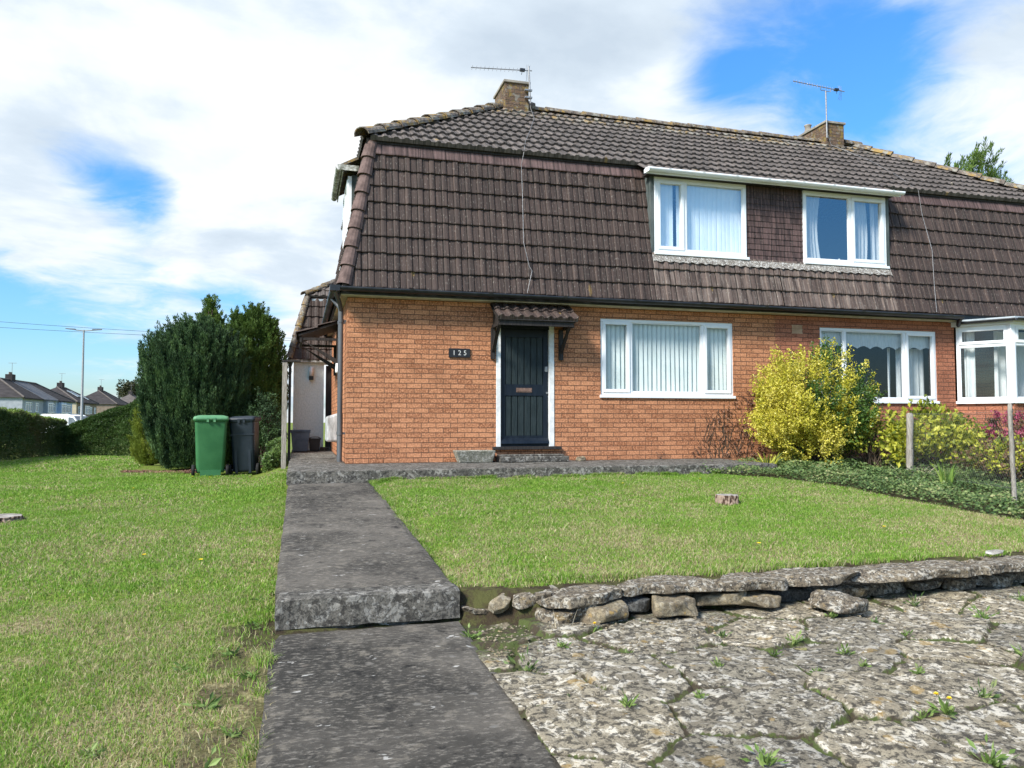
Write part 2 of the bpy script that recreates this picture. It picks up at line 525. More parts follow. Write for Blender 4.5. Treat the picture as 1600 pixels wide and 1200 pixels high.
BANDT = m_tile('band_tile', (0.062, 0.038, 0.035), (0.098, 0.062, 0.057), tw=0.2, g=0.3, lich=0.25, joint=0.03)
RIDGE = m_tile('ridge_tile', (0.075, 0.060, 0.048), (0.125, 0.100, 0.080), tw=0.45, g=5.0, lich=0.6, joint=0, yellow=0.95)
HIPT = m_noisy('hip_tile', (0.085, 0.056, 0.049), (0.155, 0.105, 0.092), 9.0, 0.8, 0.25, 0.4)
WHITE = m_noisy('white_upvc', (0.76, 0.79, 0.81), (0.82, 0.84, 0.85), 2.0, 0.35, 0.45, 0.02)
WPAINT = m_noisy('white_paint', (0.60, 0.60, 0.58), (0.80, 0.80, 0.79), 9.0, 0.55, 0.4, 0.1)
OLDW = m_noisy('mossy_white', (0.12, 0.12, 0.09), (0.62, 0.62, 0.58), 11.0, 0.7, 0.3, 0.1)
BLACK = m_noisy('black_plastic', (0.012, 0.014, 0.017), (0.026, 0.028, 0.031), 5.0, 0.4, 0.45, 0.05)
GREYP = m_noisy('grey_plastic', (0.060, 0.065, 0.072), (0.100, 0.106, 0.114), 4.0, 0.45, 0.4, 0.05, stretch=(1, 1, .2))
CREAM = m_noisy('cream_soffit', (0.42, 0.38, 0.28), (0.58, 0.53, 0.42), 4.0, 0.7, 0.3, 0.05)
BTIMB = m_noisy('black_timber', (0.014, 0.012, 0.012), (0.040, 0.034, 0.030), 12.0, 0.65, 0.3, 0.3, stretch=(4, 4, .4))
NAVY = m_noisy('navy_door_paint', (0.004, 0.008, 0.015), (0.009, 0.014, 0.022), 5.0, 0.45, 0.3, 0.15, stretch=(3, 3, .5))
NAVY2 = m_noisy('green_grey_board', (0.011, 0.018, 0.019), (0.024, 0.034, 0.035), 14.0, 0.5, 0.3, 0.25, stretch=(3, 3, .3))
COPPER = m_noisy('dull_copper', (0.12, 0.07, 0.05), (0.20, 0.12, 0.09), 20.0, 0.5, 0.5, 0.1)
METAL = m_noisy('galvanised', (0.22, 0.22, 0.22), (0.38, 0.38, 0.38), 30.0, 0.5, 0.5, 0.1)
METAL.node_tree.nodes['Principled BSDF'].inputs['Metallic'].default_value = 0.6
LEAD = m_noisy('lead_grey', (0.25, 0.30, 0.33), (0.42, 0.47, 0.50), 5.0, 0.5, 0.4, 0.1)
CHEEK = m_noisy('cheek_felt', (0.050, 0.065, 0.062), (0.11, 0.125, 0.12), 8.0, 0.7, 0.3, 0.1, stretch=(1, 1, .2))
SLATB = m_noisy('blind_fabric', (0.52, 0.60, 0.59), (0.60, 0.67, 0.66), 3.0, 0.9, 0.1, 0.05)
SLATW = m_noisy('white_blind_fabric', (0.72, 0.84, 0.90), (0.80, 0.89, 0.93), 3.0, 0.9, 0.1, 0.05)
NET = m_noisy('net_curtain', (0.42, 0.47, 0.48), (0.56, 0.60, 0.60), 30.0, 0.95, 0.1, 0.2, stretch=(4, 4, .3))
GLASS = m_glass('window_glass', 1.65)
GLASSU = m_glass('upper_window_glass', 3.1)
DARKIN = m_noisy('dark_interior', (0.03, 0.03, 0.032), (0.05, 0.05, 0.05), 2.0, 0.9, 0.1, 0.0)
CONC = m_concrete('blackened_concrete')
PLATC = m_stone('platform_concrete', (0.19, 0.175, 0.15), (0.10, 0.093, 0.08), white=(0.40, 0.38, 0.34), wamt=0.5, bamt=0.75, orange=0, sc=1.6)
TROUGH = m_stone('trough_stone', (0.34, 0.32, 0.26), (0.20, 0.20, 0.15), white=(0.56, 0.54, 0.48), wamt=0.6, bamt=0.4, orange=0.1, sc=2.5)
PAVE = m_stone('mossy_paving', (0.37, 0.33, 0.25), (0.24, 0.21, 0.16), white=(0.60, 0.56, 0.48), wamt=0.85, bamt=0.80, orange=0.5, gap=True, sc=1.8, bstr=0.9)
WSTONE = m_stone('wall_stone', (0.29, 0.24, 0.17), (0.16, 0.13, 0.095), white=(0.52, 0.49, 0.42), wamt=0.65, bamt=0.8, orange=0.3, sc=3.0)
TANST = m_stone('tan_stone', (0.34, 0.28, 0.18), (0.20, 0.16, 0.11), white=(0.45, 0.41, 0.33), wamt=0.4, bamt=0.45, orange=0.7, sc=3.0)
GREYST = m_stone('grey_stone', (0.15, 0.15, 0.14), (0.08, 0.08, 0.078), white=(0.3, 0.3, 0.28), wamt=0.3, bamt=0.7, orange=0, sc=3.0)
RENDER = m_noisy('white_render', (0.62, 0.74, 0.73), (0.74, 0.84, 0.83), 35.0, 0.95, 0.1, 0.8, 0.02, stretch=(1, 1, .6))
GBIN = m_noisy('green_bin_plastic', (0.028, 0.120, 0.042), (0.040, 0.150, 0.055), 3.0, 0.45, 0.35, 0.06)
GLID = m_noisy('green_lid_plastic', (0.08, 0.23, 0.11), (0.13, 0.30, 0.15), 6.0, 0.5, 0.35, 0.06)
SBIN = m_noisy('slate_bin_plastic', (0.010, 0.016, 0.024), (0.018, 0.026, 0.036), 3.0, 0.42, 0.4, 0.06)
BLUEC = m_noisy('blue_grey_caddy', (0.06, 0.085, 0.12), (0.10, 0.13, 0.17), 5.0, 0.5, 0.4, 0.06)
RUBBER = m_noisy('rubber', (0.012, 0.012, 0.012), (0.025, 0.025, 0.025), 10.0, 0.8, 0.2, 0.1)
OLDWOOD = m_noisy('grey_weathered_wood', (0.20, 0.18, 0.15), (0.36, 0.33, 0.29), 16.0, 0.9, 0.15, 0.6, stretch=(5, 5, .6))
BARK = m_noisy('brown_bark', (0.05, 0.038, 0.028), (0.13, 0.10, 0.075), 18.0, 0.95, 0.1, 0.8, stretch=(3, 3, .8))
STUMPB = m_noisy('flaky_stump_bark', (0.06, 0.035, 0.025), (0.30, 0.22, 0.17), 16.0, 0.95, 0.1, 0.9, 0.02, stretch=(1.5, 1.5, .8), lo=.42, hi=.56)
STUMPT = m_noisy('sawn_grey_wood', (0.20, 0.18, 0.16), (0.40, 0.37, 0.33), 12.0, 0.95, 0.1, 0.5)
STRAW = m_noisy('dry_stalk', (0.30, 0.25, 0.17), (0.52, 0.46, 0.34), 30.0, 0.9, 0.1, 0.2)
SOIL = m_noisy('dry_soil', (0.06, 0.045, 0.030), (0.16, 0.125, 0.085), 14.0, 0.97, 0.05, 0.9, 0.02)
YPETAL = m_noisy('yellow_petal', (0.80, 0.55, 0.02), (0.85, 0.65, 0.04), 20.0, 0.7, 0.2, 0.05)
PINK = m_leaf('pink_flower', [(0.2, (0.30, 0.04, 0.09)), (0.8, (0.50, 0.13, 0.20))], 0.2)
BLUEG = m_noisy('blue_glass', (0.02, 0.08, 0.45), (0.03, 0.12, 0.55), 5.0, 0.15, 0.6, 0.0)
LETTER = m_noisy('silver_lettering', (0.62, 0.61, 0.58), (0.72, 0.71, 0.68), 20.0, 0.5, 0.5, 0.02)
PLAQUE = m_noisy('black_plaque', (0.010, 0.010, 0.012), (0.020, 0.020, 0.022), 9.0, 0.45, 0.4, 0.1)
TERRA = m_noisy('terracotta', (0.42, 0.28, 0.17), (0.54, 0.38, 0.25), 9.0, 0.9, 0.2, 0.2)
MORTARY = m_noisy('cement_flaunching', (0.22, 0.20, 0.17), (0.34, 0.31, 0.26), 9.0, 0.95, 0.1, 0.6, 0.02)

CONIF = m_leaf('dark_conifer', [(0.15, (0.022, 0.048, 0.020)), (0.5, (0.046, 0.092, 0.034)), (0.9, (0.10, 0.175, 0.055))], 0.15, 0.6, nscale=2.4, namt=0.45)
CONIG = m_leaf('olive_conifer', [(0.15, (0.045, 0.080, 0.016)), (0.5, (0.085, 0.150, 0.028)), (0.9, (0.17, 0.25, 0.05))], 0.2, 0.6, nscale=2.4)
CONIY = m_leaf('yellow_green_conifer', [(0.15, (0.09, 0.14, 0.02)), (0.5, (0.19, 0.24, 0.035)), (0.9, (0.32, 0.36, 0.06))], 0.25, 0.6)
HEDGE = m_leaf('hedge_leaf', [(0.1, (0.034, 0.070, 0.016)), (0.5, (0.080, 0.145, 0.032)), (0.85, (0.13, 0.20, 0.05)), (1.0, (0.22, 0.27, 0.11))], 0.2, 0.45, 0.4, 0.7, 0.4)
HEDGEB = m_leaf('bronzed_hedge_leaf', [(0.1, (0.036, 0.066, 0.018)), (0.45, (0.085, 0.13, 0.032)), (0.75, (0.12, 0.11, 0.045)), (1.0, (0.17, 0.13, 0.055))], 0.2, 0.5, 0.35, 0.7, 0.5)
HTOP = m_leaf('fresh_hedge_shoots', [(0.2, (0.12, 0.20, 0.03)), (0.8, (0.26, 0.34, 0.07))], 0.3)
EUOG = m_leaf('glossy_green_leaf', [(0.1, (0.025, 0.060, 0.012)), (0.5, (0.065, 0.135, 0.022)), (0.9, (0.15, 0.24, 0.04))], 0.2, 0.35, 0.5, 2.0, 0.3)
EUOY = m_leaf('variegated_yellow_leaf', [(0.1, (0.20, 0.22, 0.02)), (0.4, (0.50, 0.46, 0.04)), (0.8, (0.68, 0.60, 0.12)), (1.0, (0.72, 0.66, 0.32))], 0.25, 0.4, 0.45, 2.0, 0.3)
YSHRUB = m_leaf('autumn_yellow_leaf', [(0.1, (0.06, 0.09, 0.02)), (0.35, (0.17, 0.21, 0.03)), (0.65, (0.50, 0.50, 0.05)), (1.0, (0.72, 0.68, 0.16))], 0.35, 0.5, 0.35, 1.6, 0.3)
RUSTY = m_leaf('rusty_leaf', [(0.1, (0.06, 0.05, 0.025)), (0.5, (0.16, 0.09, 0.045)), (0.9, (0.24, 0.22, 0.08))], 0.2)
IVY = m_leaf('ivy_leaf', [(0.1, (0.028, 0.056, 0.016)), (0.40, (0.070, 0.125, 0.034)), (0.75, (0.18, 0.24, 0.08)), (1.0, (0.36, 0.33, 0.16))], 0.15, 0.5, 0.3, 1.3, 0.4)
DEADL = m_leaf('dead_creeper_leaf', [(0.1, (0.09, 0.045, 0.03)), (0.9, (0.26, 0.14, 0.09))], 0.1)
WEED = m_leaf('weed_leaf', [(0.1, (0.07, 0.13, 0.03)), (0.5, (0.14, 0.22, 0.05)), (0.9, (0.28, 0.36, 0.12))], 0.25)
IRIS = m_leaf('iris_leaf', [(0.1, (0.09, 0.17, 0.03)), (0.6, (0.20, 0.32, 0.06)), (0.95, (0.42, 0.42, 0.14))], 0.3)
FARTREE = m_leaf('far_tree_leaf', [(0.1, (0.025, 0.032, 0.014)), (0.9, (0.075, 0.080, 0.034))], 0.1)


def grass_color(nt, p):
    """lush, tired and straw patches of the lawn, shared by blades and soil"""
    n1 = fbm(nt, p, 0.55, 5.0, 0.62)
    n2 = fbm(nt, mapv(nt, p, loc=(4, 7, 0)), 2.6, 6.0, 0.68)
    y = nd(nt, 'ShaderNodeSeparateXYZ', {0: p}).outputs[1]
    dry = mth(nt, 'ADD', mth(nt, 'MULTIPLY', n1, 0.55), mth(nt, 'MULTIPLY', n2, 0.55))
    dry = mth(nt, 'ADD', dry, mth(nt, 'MULTIPLY', smooth(nt, y, 12.0, 3.0), 0.10))
    return dry


m, nt, b = new_mat('grass_blade', 0.55, 0.25)
GRASS = m
p = nd(nt, 'ShaderNodeNewGeometry').outputs['Position']
dry = grass_color(nt, p)
rn = nd(nt, 'ShaderNodeAttribute', attribute_name='rnd').outputs['Fac']
green = ramp(nt, rn, [(0.0, (0.105, 0.225, 0.022)), (0.5, (0.185, 0.345, 0.040)), (1.0, (0.315, 0.455, 0.080))])
straw = ramp(nt, rn, [(0.0, (0.30, 0.25, 0.12)), (0.5, (0.46, 0.40, 0.21)), (1.0, (0.62, 0.56, 0.34))])
dd = mth(nt, 'ADD', dry, mth(nt, 'MULTIPLY', mth(nt, 'SUBTRACT', nd(nt, 'ShaderNodeAttribute', attribute_name='dead').outputs['Fac'], 0.5), 0.42))
gc = mixc(nt, smooth(nt, dd, 0.615, 0.755), green, straw)
setc(nt, b, gc)
tr = nd(nt, 'ShaderNodeBsdfTranslucent', {'Color': gc})
mx = nd(nt, 'ShaderNodeMixShader', {0: 0.4})
nt.links.new(b.outputs[0], mx.inputs[1])
nt.links.new(tr.outputs[0], mx.inputs[2])
nt.links.new(mx.outputs[0], nt.nodes['Material Output'].inputs[0])

m, nt, b = new_mat('turf_and_soil', 0.95, 0.1)
GROUND = m
p = nd(nt, 'ShaderNodeNewGeometry').outputs['Position']
dry = grass_color(nt, p)
fine = fbm(nt, p, 45.0, 4.0, 0.7)
g1 = mixc(nt, smooth(nt, fine, 0.4, 0.6), (0.09, 0.125, 0.022), (0.19, 0.25, 0.045))
g2 = mixc(nt, smooth(nt, fine, 0.4, 0.6), (0.15, 0.12, 0.06), (0.34, 0.29, 0.16))
gc = mixc(nt, smooth(nt, dry, 0.56, 0.70), g1, g2)
so = nd(nt, 'ShaderNodeAttribute', attribute_name='soil').outputs['Fac']
gc = mixc(nt, smooth(nt, so, 0.2, 0.8), gc, mixc(nt, smooth(nt, fbm(nt, p, 9.0, 5.0, 0.7), 0.42, 0.58), (0.045, 0.034, 0.022), (0.075, 0.075, 0.028)))
setc(nt, b, gc)
bump(nt, b, fine, 0.8, 0.02)

# ------------------------------------------------------------------ the ground
WALLX = [0.9, 1.3, 1.8, 2.4, 3.0, 3.6, 4.4, 5.3, 7.0, 12.0]
WALLY = [4.45, 4.28, 4.30, 4.38, 4.40, 4.42, 4.40, 4.45, 4.6, 4.9]


def g_left(y):
    return np.interp(y, [-6, 0, 3, 4.5, 6, 8.5, 11, 14, 20, 24, 30, 40, 60, 100], [-.75, -.66, -.57, -.50, -.42, -.35, -.29, -.28, -.30, -.33, -.5, -.8, -1.1, -1.15])


def g_right(x, y):
    up = np.interp(y, [4.3, 6, 7.4, 9.9, 12, 20, 30, 60], [-.375, -.30, -.245, -.14, -.1, -.1, -.4, -1.1])
    lo = np.interp(y, [-6, 2, 4.6], [-.62, -.575, -.56])
    yw = np.interp(x, WALLX, WALLY)
    return lo + (up - lo) * sstep(-0.02, 0.05, y - yw)


def ground_z(x, y):
    x = np.asarray(x, dtype=float)
    y = np.asarray(y, dtype=float)
    t = sstep(-0.1, 0.95, x)
    z = g_left(y) * (1 - t) + g_right(x, y) * t
    z = z + 0.16 * sstep(-0.75, -0.2, x) * (1 - t) * sstep(10.0, 13.0, y) * (1 - sstep(19, 26, y))
    z = z - 0.04 * sstep(0.0, 0.3, x) * (1 - sstep(.95, 1.25, x)) * sstep(4.5, 4.8, y) * (1 - sstep(10, 10.2, y))
    z = z + (vnoise(x, y, 0.9, 1) - 0.5) * 0.03 + (vnoise(x, y, 0.25, 2) - 0.5) * 0.010
    return z


def lawn_mask(x, y):
    left = (x < -0.15) & (y < 23.4 - 0.6 * (x + 6.0).clip(0, 9)) & (x > -6.5)
    left &= ~((x > -3.0) & (x < -0.95) & (y > 14.9))
    left &= ~((x > -1.9) & (y > 14.1))
    left &= ~((x > -0.75) & (y > 12.7))
    yw = np.interp(x, WALLX, WALLY)
    xe = np.interp(y, [4.3, 5.6, 6.5, 8.4, 9.4, 10.0], [7.6, 6.6, 6.62, 6.55, 6.2, 5.6]) + (vnoise(y, y * 0, 0.5, 5) - .5) * .25
    right = (x > 0.93) & (y > yw + 0.16) & (y < 10.03) & (x < xe)
    return left | right


def gz(x, y):
    return float(ground_z(np.array([x]), np.array([y]))[0])


xs = np.concatenate([np.linspace(-700, -60, 14)[:-1], np.linspace(-60, -12, 26)[:-1], np.linspace(-12, -5, 30)[:-1], np.linspace(-5, 12, 240)[:-1],
                     np.linspace(12, 30, 20)[:-1], np.linspace(30, 700, 18)])
ys = np.concatenate([np.linspace(-300, -6, 12)[:-1], np.linspace(-6, 1.5, 30)[:-1], np.linspace(1.5, 15, 240)[:-1], np.linspace(15, 32, 70)[:-1],
                     np.linspace(32, 80, 26)[:-1], np.linspace(80, 900, 22)])
X, Y = np.meshgrid(xs, ys)
Z = ground_z(X, Y)
co = np.stack([X.ravel(), Y.ravel(), Z.ravel()], 1)
nx, ny = len(xs), len(ys)
ii = (np.arange(ny - 1)[:, None] * nx + np.arange(nx - 1)[None, :]).ravel()
quads = np.stack([ii, ii + 1, ii + nx + 1, ii + nx], 1)
sx_, sy_ = X.ravel(), Y.ravel()
wy_ = np.interp(sx_, WALLX, WALLY)
soil = ((sx_ > .80) & (sx_ < 8) & (np.abs(sy_ - wy_ - .02) < .17)) | ((np.abs(sx_ - .40) < .68) & (np.abs(sy_ - 4.45) < .22))
soil = np.maximum(soil * 1.0, ((sx_ > -.42) & (sx_ < 0) & (sy_ < 5.4)) * sstep(.36, .5, vnoise(sx_, sy_, 0.22, 8)) * .6)
soil = np.maximum(soil, (sx_ > 5.2) & (sx_ < 12) & (sy_ > 5.2) & (sy_ < 11.6) & ~lawn_mask(sx_, sy_))
o = npmesh('ground', co, quads, GROUND, attrs={'soil': soil}, smooth=True)
o['kind'] = 'structure'


rng = np.random.default_rng(7)


def blades(n, x0, x1, y0, y1, h, wd, cone=True, edge_line=False):
    x = rng.uniform(x0, x1, n)
    y = rng.uniform(y0, y1, n)
    k = lawn_mask(x, y)
    if edge_line:  # ragged fringe leaning over an edge
        k = vnoise(x * 3, y * 3, 0.35, 12) > 0.38
    if cone:
        ang = np.degrees(np.arctan2(x, y)) - 15.51
        k &= (np.abs(ang) < 41) | (y < 1.0)
    x, y = x[k], y[k]
    # moss and bare earth beside the slabs thin the grass
    edge = ((x > -0.40) & (x < 0.0) & (y < 5.4))
    bare = edge & (vnoise(x, y, 0.22, 8) > 0.42)
    pat = vnoise(x, y, 0.35, 3)
    keep = ~(bare & (rng.random(len(x)) < 0.85)) & (rng.random(len(x)) < 0.55 + 0.6 * pat)
    x, y, pat = x[keep], y[keep], pat[keep]
    z = ground_z(x, y)
    n = len(x)
    hh = h * rng.uniform(0.45, 1.25, n) * (0.65 + 0.7 * pat)
    a = rng.uniform(0, 2 * np.pi, n)
    lean = rng.uniform(0.1, 1.5, n) * hh
    la = rng.uniform(0, 2 * np.pi, n)
    ww = wd * rng.uniform(0.6, 1.3, n)
    ux, uy = np.cos(a) * ww, np.sin(a) * ww
    p0 = np.stack([x - ux, y - uy, z - 0.005], 1)
    p1 = np.stack([x + ux, y + uy, z - 0.005], 1)
    tx, ty = x + np.cos(la) * lean, y + np.sin(la) * lean
    mxp = np.stack([x + np.cos(la) * lean * .35, y + np.sin(la) * lean * .35, z + hh * .62], 1)
    off = np.stack([ux * .8, uy * .8, ux * 0], 1)
    p2, p3 = mxp + off, mxp - off
    p4 = np.stack([tx, ty, z + hh * rng.uniform(.7, 1.05, n)], 1)
    co = np.stack([p0, p1, p2, p3, p4], 1).reshape(-1, 3)
    b = np.arange(n) * 5
    q = np.stack([b, b + 1, b + 2, b + 3], 1)
    t = np.stack([b + 3, b + 2, b + 4, b + 4], 1)
    r = np.repeat(rng.random(n), 5)
    d = np.repeat(rng.random(n), 5)
    return co, q, t, r, d


def make_grass(name, parts, label):
    cs, fs, rs, ds, off = [], [], [], [], 0
    for args in parts:
        co, q, t, r, d = blades(*args)
        # tips drawn as triangles: two tri lists
        tri = np.concatenate([np.stack([q[:, 0], q[:, 1], q[:, 2]], 1), np.stack([q[:, 0], q[:, 2], q[:, 3]], 1), t[:, :3]], 0)
        cs.append(co)
        fs.append(tri + off)
        rs.append(r)
        ds.append(d)
        off += len(co)
    o = npmesh(name, np.concatenate(cs), np.concatenate(fs), GRASS, attrs={'rnd': np.concatenate(rs), 'dead': np.concatenate(ds)}, tri=True)
    o['label'] = label
    o['category'] = 'grass'
    o['kind'] = 'stuff'
    return o


make_grass('lawn_grass', [
    (190000, -3.4, 0.0, 1.6, 5.2, 0.026, 0.0019),
    (170000, -5.5, 0.0, 5.2, 9.5, 0.027, 0.0030),
    (110000, -6.6, 0.0, 9.5, 15.5, 0.030, 0.0050),
    (60000, -6.6, 0.0, 15.5, 24.0, 0.045, 0.010),
    (180000, 0.9, 8.0, 4.2, 7.0, 0.024, 0.0026),
    (5000, -0.19, -0.10, 1.6, 4.4, 0.045, 0.0021, True, True),
    (7000, -0.18, -0.10, 4.6, 10.0, 0.048, 0.0030, True, True),
    (8000, 0.89, 0.97, 4.62, 10.0, 0.048, 0.0030, True, True),
    (9000, 0.9, 6.0, 9.99, 10.06, 0.055, 0.0040, True, True),
    (7000, 1.2, 6.8, 4.50, 4.62, 0.050, 0.0026, True, True),
    (150000, 0.9, 8.0, 7.0, 10.05, 0.027, 0.0037)], 'short green lawn grass with straw coloured dry patches on both sides of the path')


# ------------------------------------------------------------------ paths, step, platform
def slab(name, x0, x1, y0, y1, ztop0, ztop1, th, mat, seed=0, step=0.05, rough=0.006, jag=0.008):
    """concrete slab, top following a slope from ztop0 (near) to ztop1 (far), worn edges"""
    nx = max(2, int((x1 - x0) / step))
    ny = max(2, int((y1 - y0) / step))
    gx = np.linspace(x0, x1, nx + 1)
    gy = np.linspace(y0, y1, ny + 1)
    X, Y = np.meshgrid(gx, gy)
    t = (Y - y0) / (y1 - y0)
    Z = ztop0 + (ztop1 - ztop0) * t + (vnoise(X, Y, 0.3, seed) - .5) * rough * 2 + (vnoise(X, Y, 0.07, seed + 1) - .5) * rough
    ed = np.minimum(np.minimum(X - x0, x1 - X), np.minimum(Y - y0, y1 - Y))
    Z = Z - 0.010 * (1 - sstep(0, step * 0.8, ed)) * (0.5 + vnoise(X, Y, 0.08, seed + 2))
    jx = (vnoise(Y, X * 0, 0.12, seed + 3) - .5) * jag * 2
    X2 = X + jx * ((X == x0) | (X == x1))
    Y2 = Y + (vnoise(X, Y * 0, 0.12, seed + 4) - .5) * jag * 2 * ((Y == y0) | (Y == y1))
    top = np.stack([X2.ravel(), Y2.ravel(), Z.ravel()], 1)
    w_ = nx + 1
    ii = (np.arange(ny)[:, None] * w_ + np.arange(nx)[None, :]).ravel()
    quads = [np.stack([ii, ii + 1, ii + w_ + 1, ii + w_], 1)]
    # skirt
    b = np.arange(nx + 1)
    ring = np.concatenate([b, (np.arange(1, ny + 1)) * w_ + nx, ny * w_ + b[::-1][1:], (np.arange(1, ny)[::-1]) * w_])
    bot = top[ring].copy()
    rr = (vnoise(bot[:, 0] + bot[:, 1], bot[:, 1], 0.1, seed + 5) - .5) * 0.01
    bot[:, 2] -= th
    mid = top[ring].copy()
    mid[:, 2] -= th * 0.5
    cx, cy = (x0 + x1) / 2, (y0 + y1) / 2
    mid[:, 0] += rr * np.sign(mid[:, 0] - cx)
    mid[:, 1] += rr * np.sign(mid[:, 1] - cy)
    n0 = len(top)
    L = len(ring)
    k = np.arange(L)
    k2 = (k + 1) % L
    quads.append(np.stack([ring[k2], ring[k], n0 + k, n0 + k2], 1))
    quads.append(np.stack([n0 + k2, n0 + k, n0 + L + k, n0 + L + k2], 1))
    co = np.concatenate([top, mid, bot])
    o = npmesh(name, co, np.concatenate(quads), mat, smooth=False)
    o['kind'] = 'structure'
    return o


slab('path', -0.125, 0.90, -2.0, 4.40, -0.60, -0.515, 0.12, CONC, 11, rough=.006)
slab('path', -0.115, 0.905, 4.62, 8.35, -0.338, -0.205, 0.16, CONC, 21)
slab('path', -0.12, 0.895, 8.365, 10.03, -0.207, -0.145, 0.16, CONC, 31)
slab('path_step', -0.108, 0.915, 4.42, 4.615, -0.342, -0.338, 0.155, PLATC, 41, step=0.02, rough=.004)
slab('path_step', -0.095, 0.90, 4.445, 4.60, -0.498, -0.495, 0.06, CONC, 45, step=0.02, rough=.003)
slab('platform', -0.135, 6.9, 10.05, 11.66, 0.0, 0.0, 0.16, PLATC, 51, rough=.004)
slab('platform', -0.135, 0.70, 11.67, 18.4, 0.0, 0.0, 0.16, PLATC, 61, rough=.004)

# ------------------------------------------------------------------ crazy paving
X, Y = np.meshgrid(np.arange(0.865, 9.0, 0.016), np.arange(1.2, 4.62, 0.016))
r2 = np.random.default_rng(23)
sites = []
sx, sy = 0.60, 0.45
for j in range(-1, 11):
    for i in range(-1, 18):
        sites.append((0.6 + (i + 0.5 * (j % 2)) * sx + r2.uniform(-.19, .19), 1.0 + j * sy + r2.uniform(-.12, .12)))
sites = np.array(sites)
wx = X + (vnoise(X, Y, 0.13, 60) - .5) * 0.04 + (vnoise(X, Y, 0.05, 62) - .5) * 0.03
wy = Y + (vnoise(X, Y, 0.13, 61) - .5) * 0.04 + (vnoise(X, Y, 0.05, 63) - .5) * 0.03
F1 = np.full(X.shape, 9.0)
F2 = np.full(X.shape, 9.0)
ID = np.zeros(X.shape, dtype=int)
for k, (a, b_) in enumerate(sites):
    d = (np.abs(wx - a) ** 2.0 + (np.abs(wy - b_) * 1.15) ** 2.0) ** (1 / 2.0)
    n_ = d < F1
    F2 = np.where(n_, F1, np.minimum(F2, d))
    F1 = np.where(n_, d, F1)
    ID = np.where(n_, k, ID)
ed = F2 - F1
jw = 0.7 + 1.1 * vnoise(X, Y, 0.33, 64)   # joints open and close
prof = sstep(0.002, 0.026, ed / jw)
tilt = r2.uniform(-0.045, 0.045, (len(sites), 2))
lift = r2.uniform(-0.010, 0.012, len(sites))
sxy = sites[ID]
Zs = (0.024 + lift[ID] * .8) * prof + prof * (tilt[ID, 0] * (X - sxy[..., 0]) + tilt[ID, 1] * (Y - sxy[..., 1]))
n = (vnoise(X, Y, 0.11, 70) - .5) * .014 + (vnoise(X, Y, 0.045, 71) - .5) * .009 + (vnoise(X, Y, 0.3, 72) - .5) * .02
soilz = (vnoise(X, Y, 0.06, 73) - .5) * .014
Z = g_right(X, Y * 0 + 2.0 + 0.35 * (Y - 2)) + 0.035 + np.interp(Y, [1.2, 4.6], [-.01, 0.015])
Z = Z + Zs + n * prof + soilz * (1 - prof) - 0.012
gap = (1 - sstep(0.010, 0.030, ed / jw)) * (0.75 + 0.4 * (vnoise(X, Y, .4, 79)))
nearwall = sstep(3.75, 4.35, Y) * (vnoise(X, Y, 0.25, 75) > 0.35)
corner = (1 - sstep(1.0, 1.5, X)) * sstep(3.2, 3.9, Y)
gap = np.clip(gap + nearwall * 0.5 + corner * 0.55, 0, 1)
Z = Z - 0.02 * corner
co = np.stack([X.ravel(), Y.ravel(), Z.ravel()], 1)
PAVX, PAVY, PAVZ = X, Y, Z
ny, nx = X.shape
ii = (np.arange(ny - 1)[:, None] * nx + np.arange(nx - 1)[None, :]).ravel()
o = npmesh('paving', co, np.stack([ii, ii + 1, ii + nx + 1, ii + nx], 1), PAVE, attrs={'gap': gap.ravel(), 'tone': r2.random(len(sites))[ID].ravel()}, smooth=True)
o['kind'] = 'structure'


def pav_z(x, y):
    i = min(max(int((x - 0.865) / 0.016), 0), nx - 1)
    j = min(max(int((y - 1.2) / 0.016), 0), ny - 1)
    return float(PAVZ[j, i])


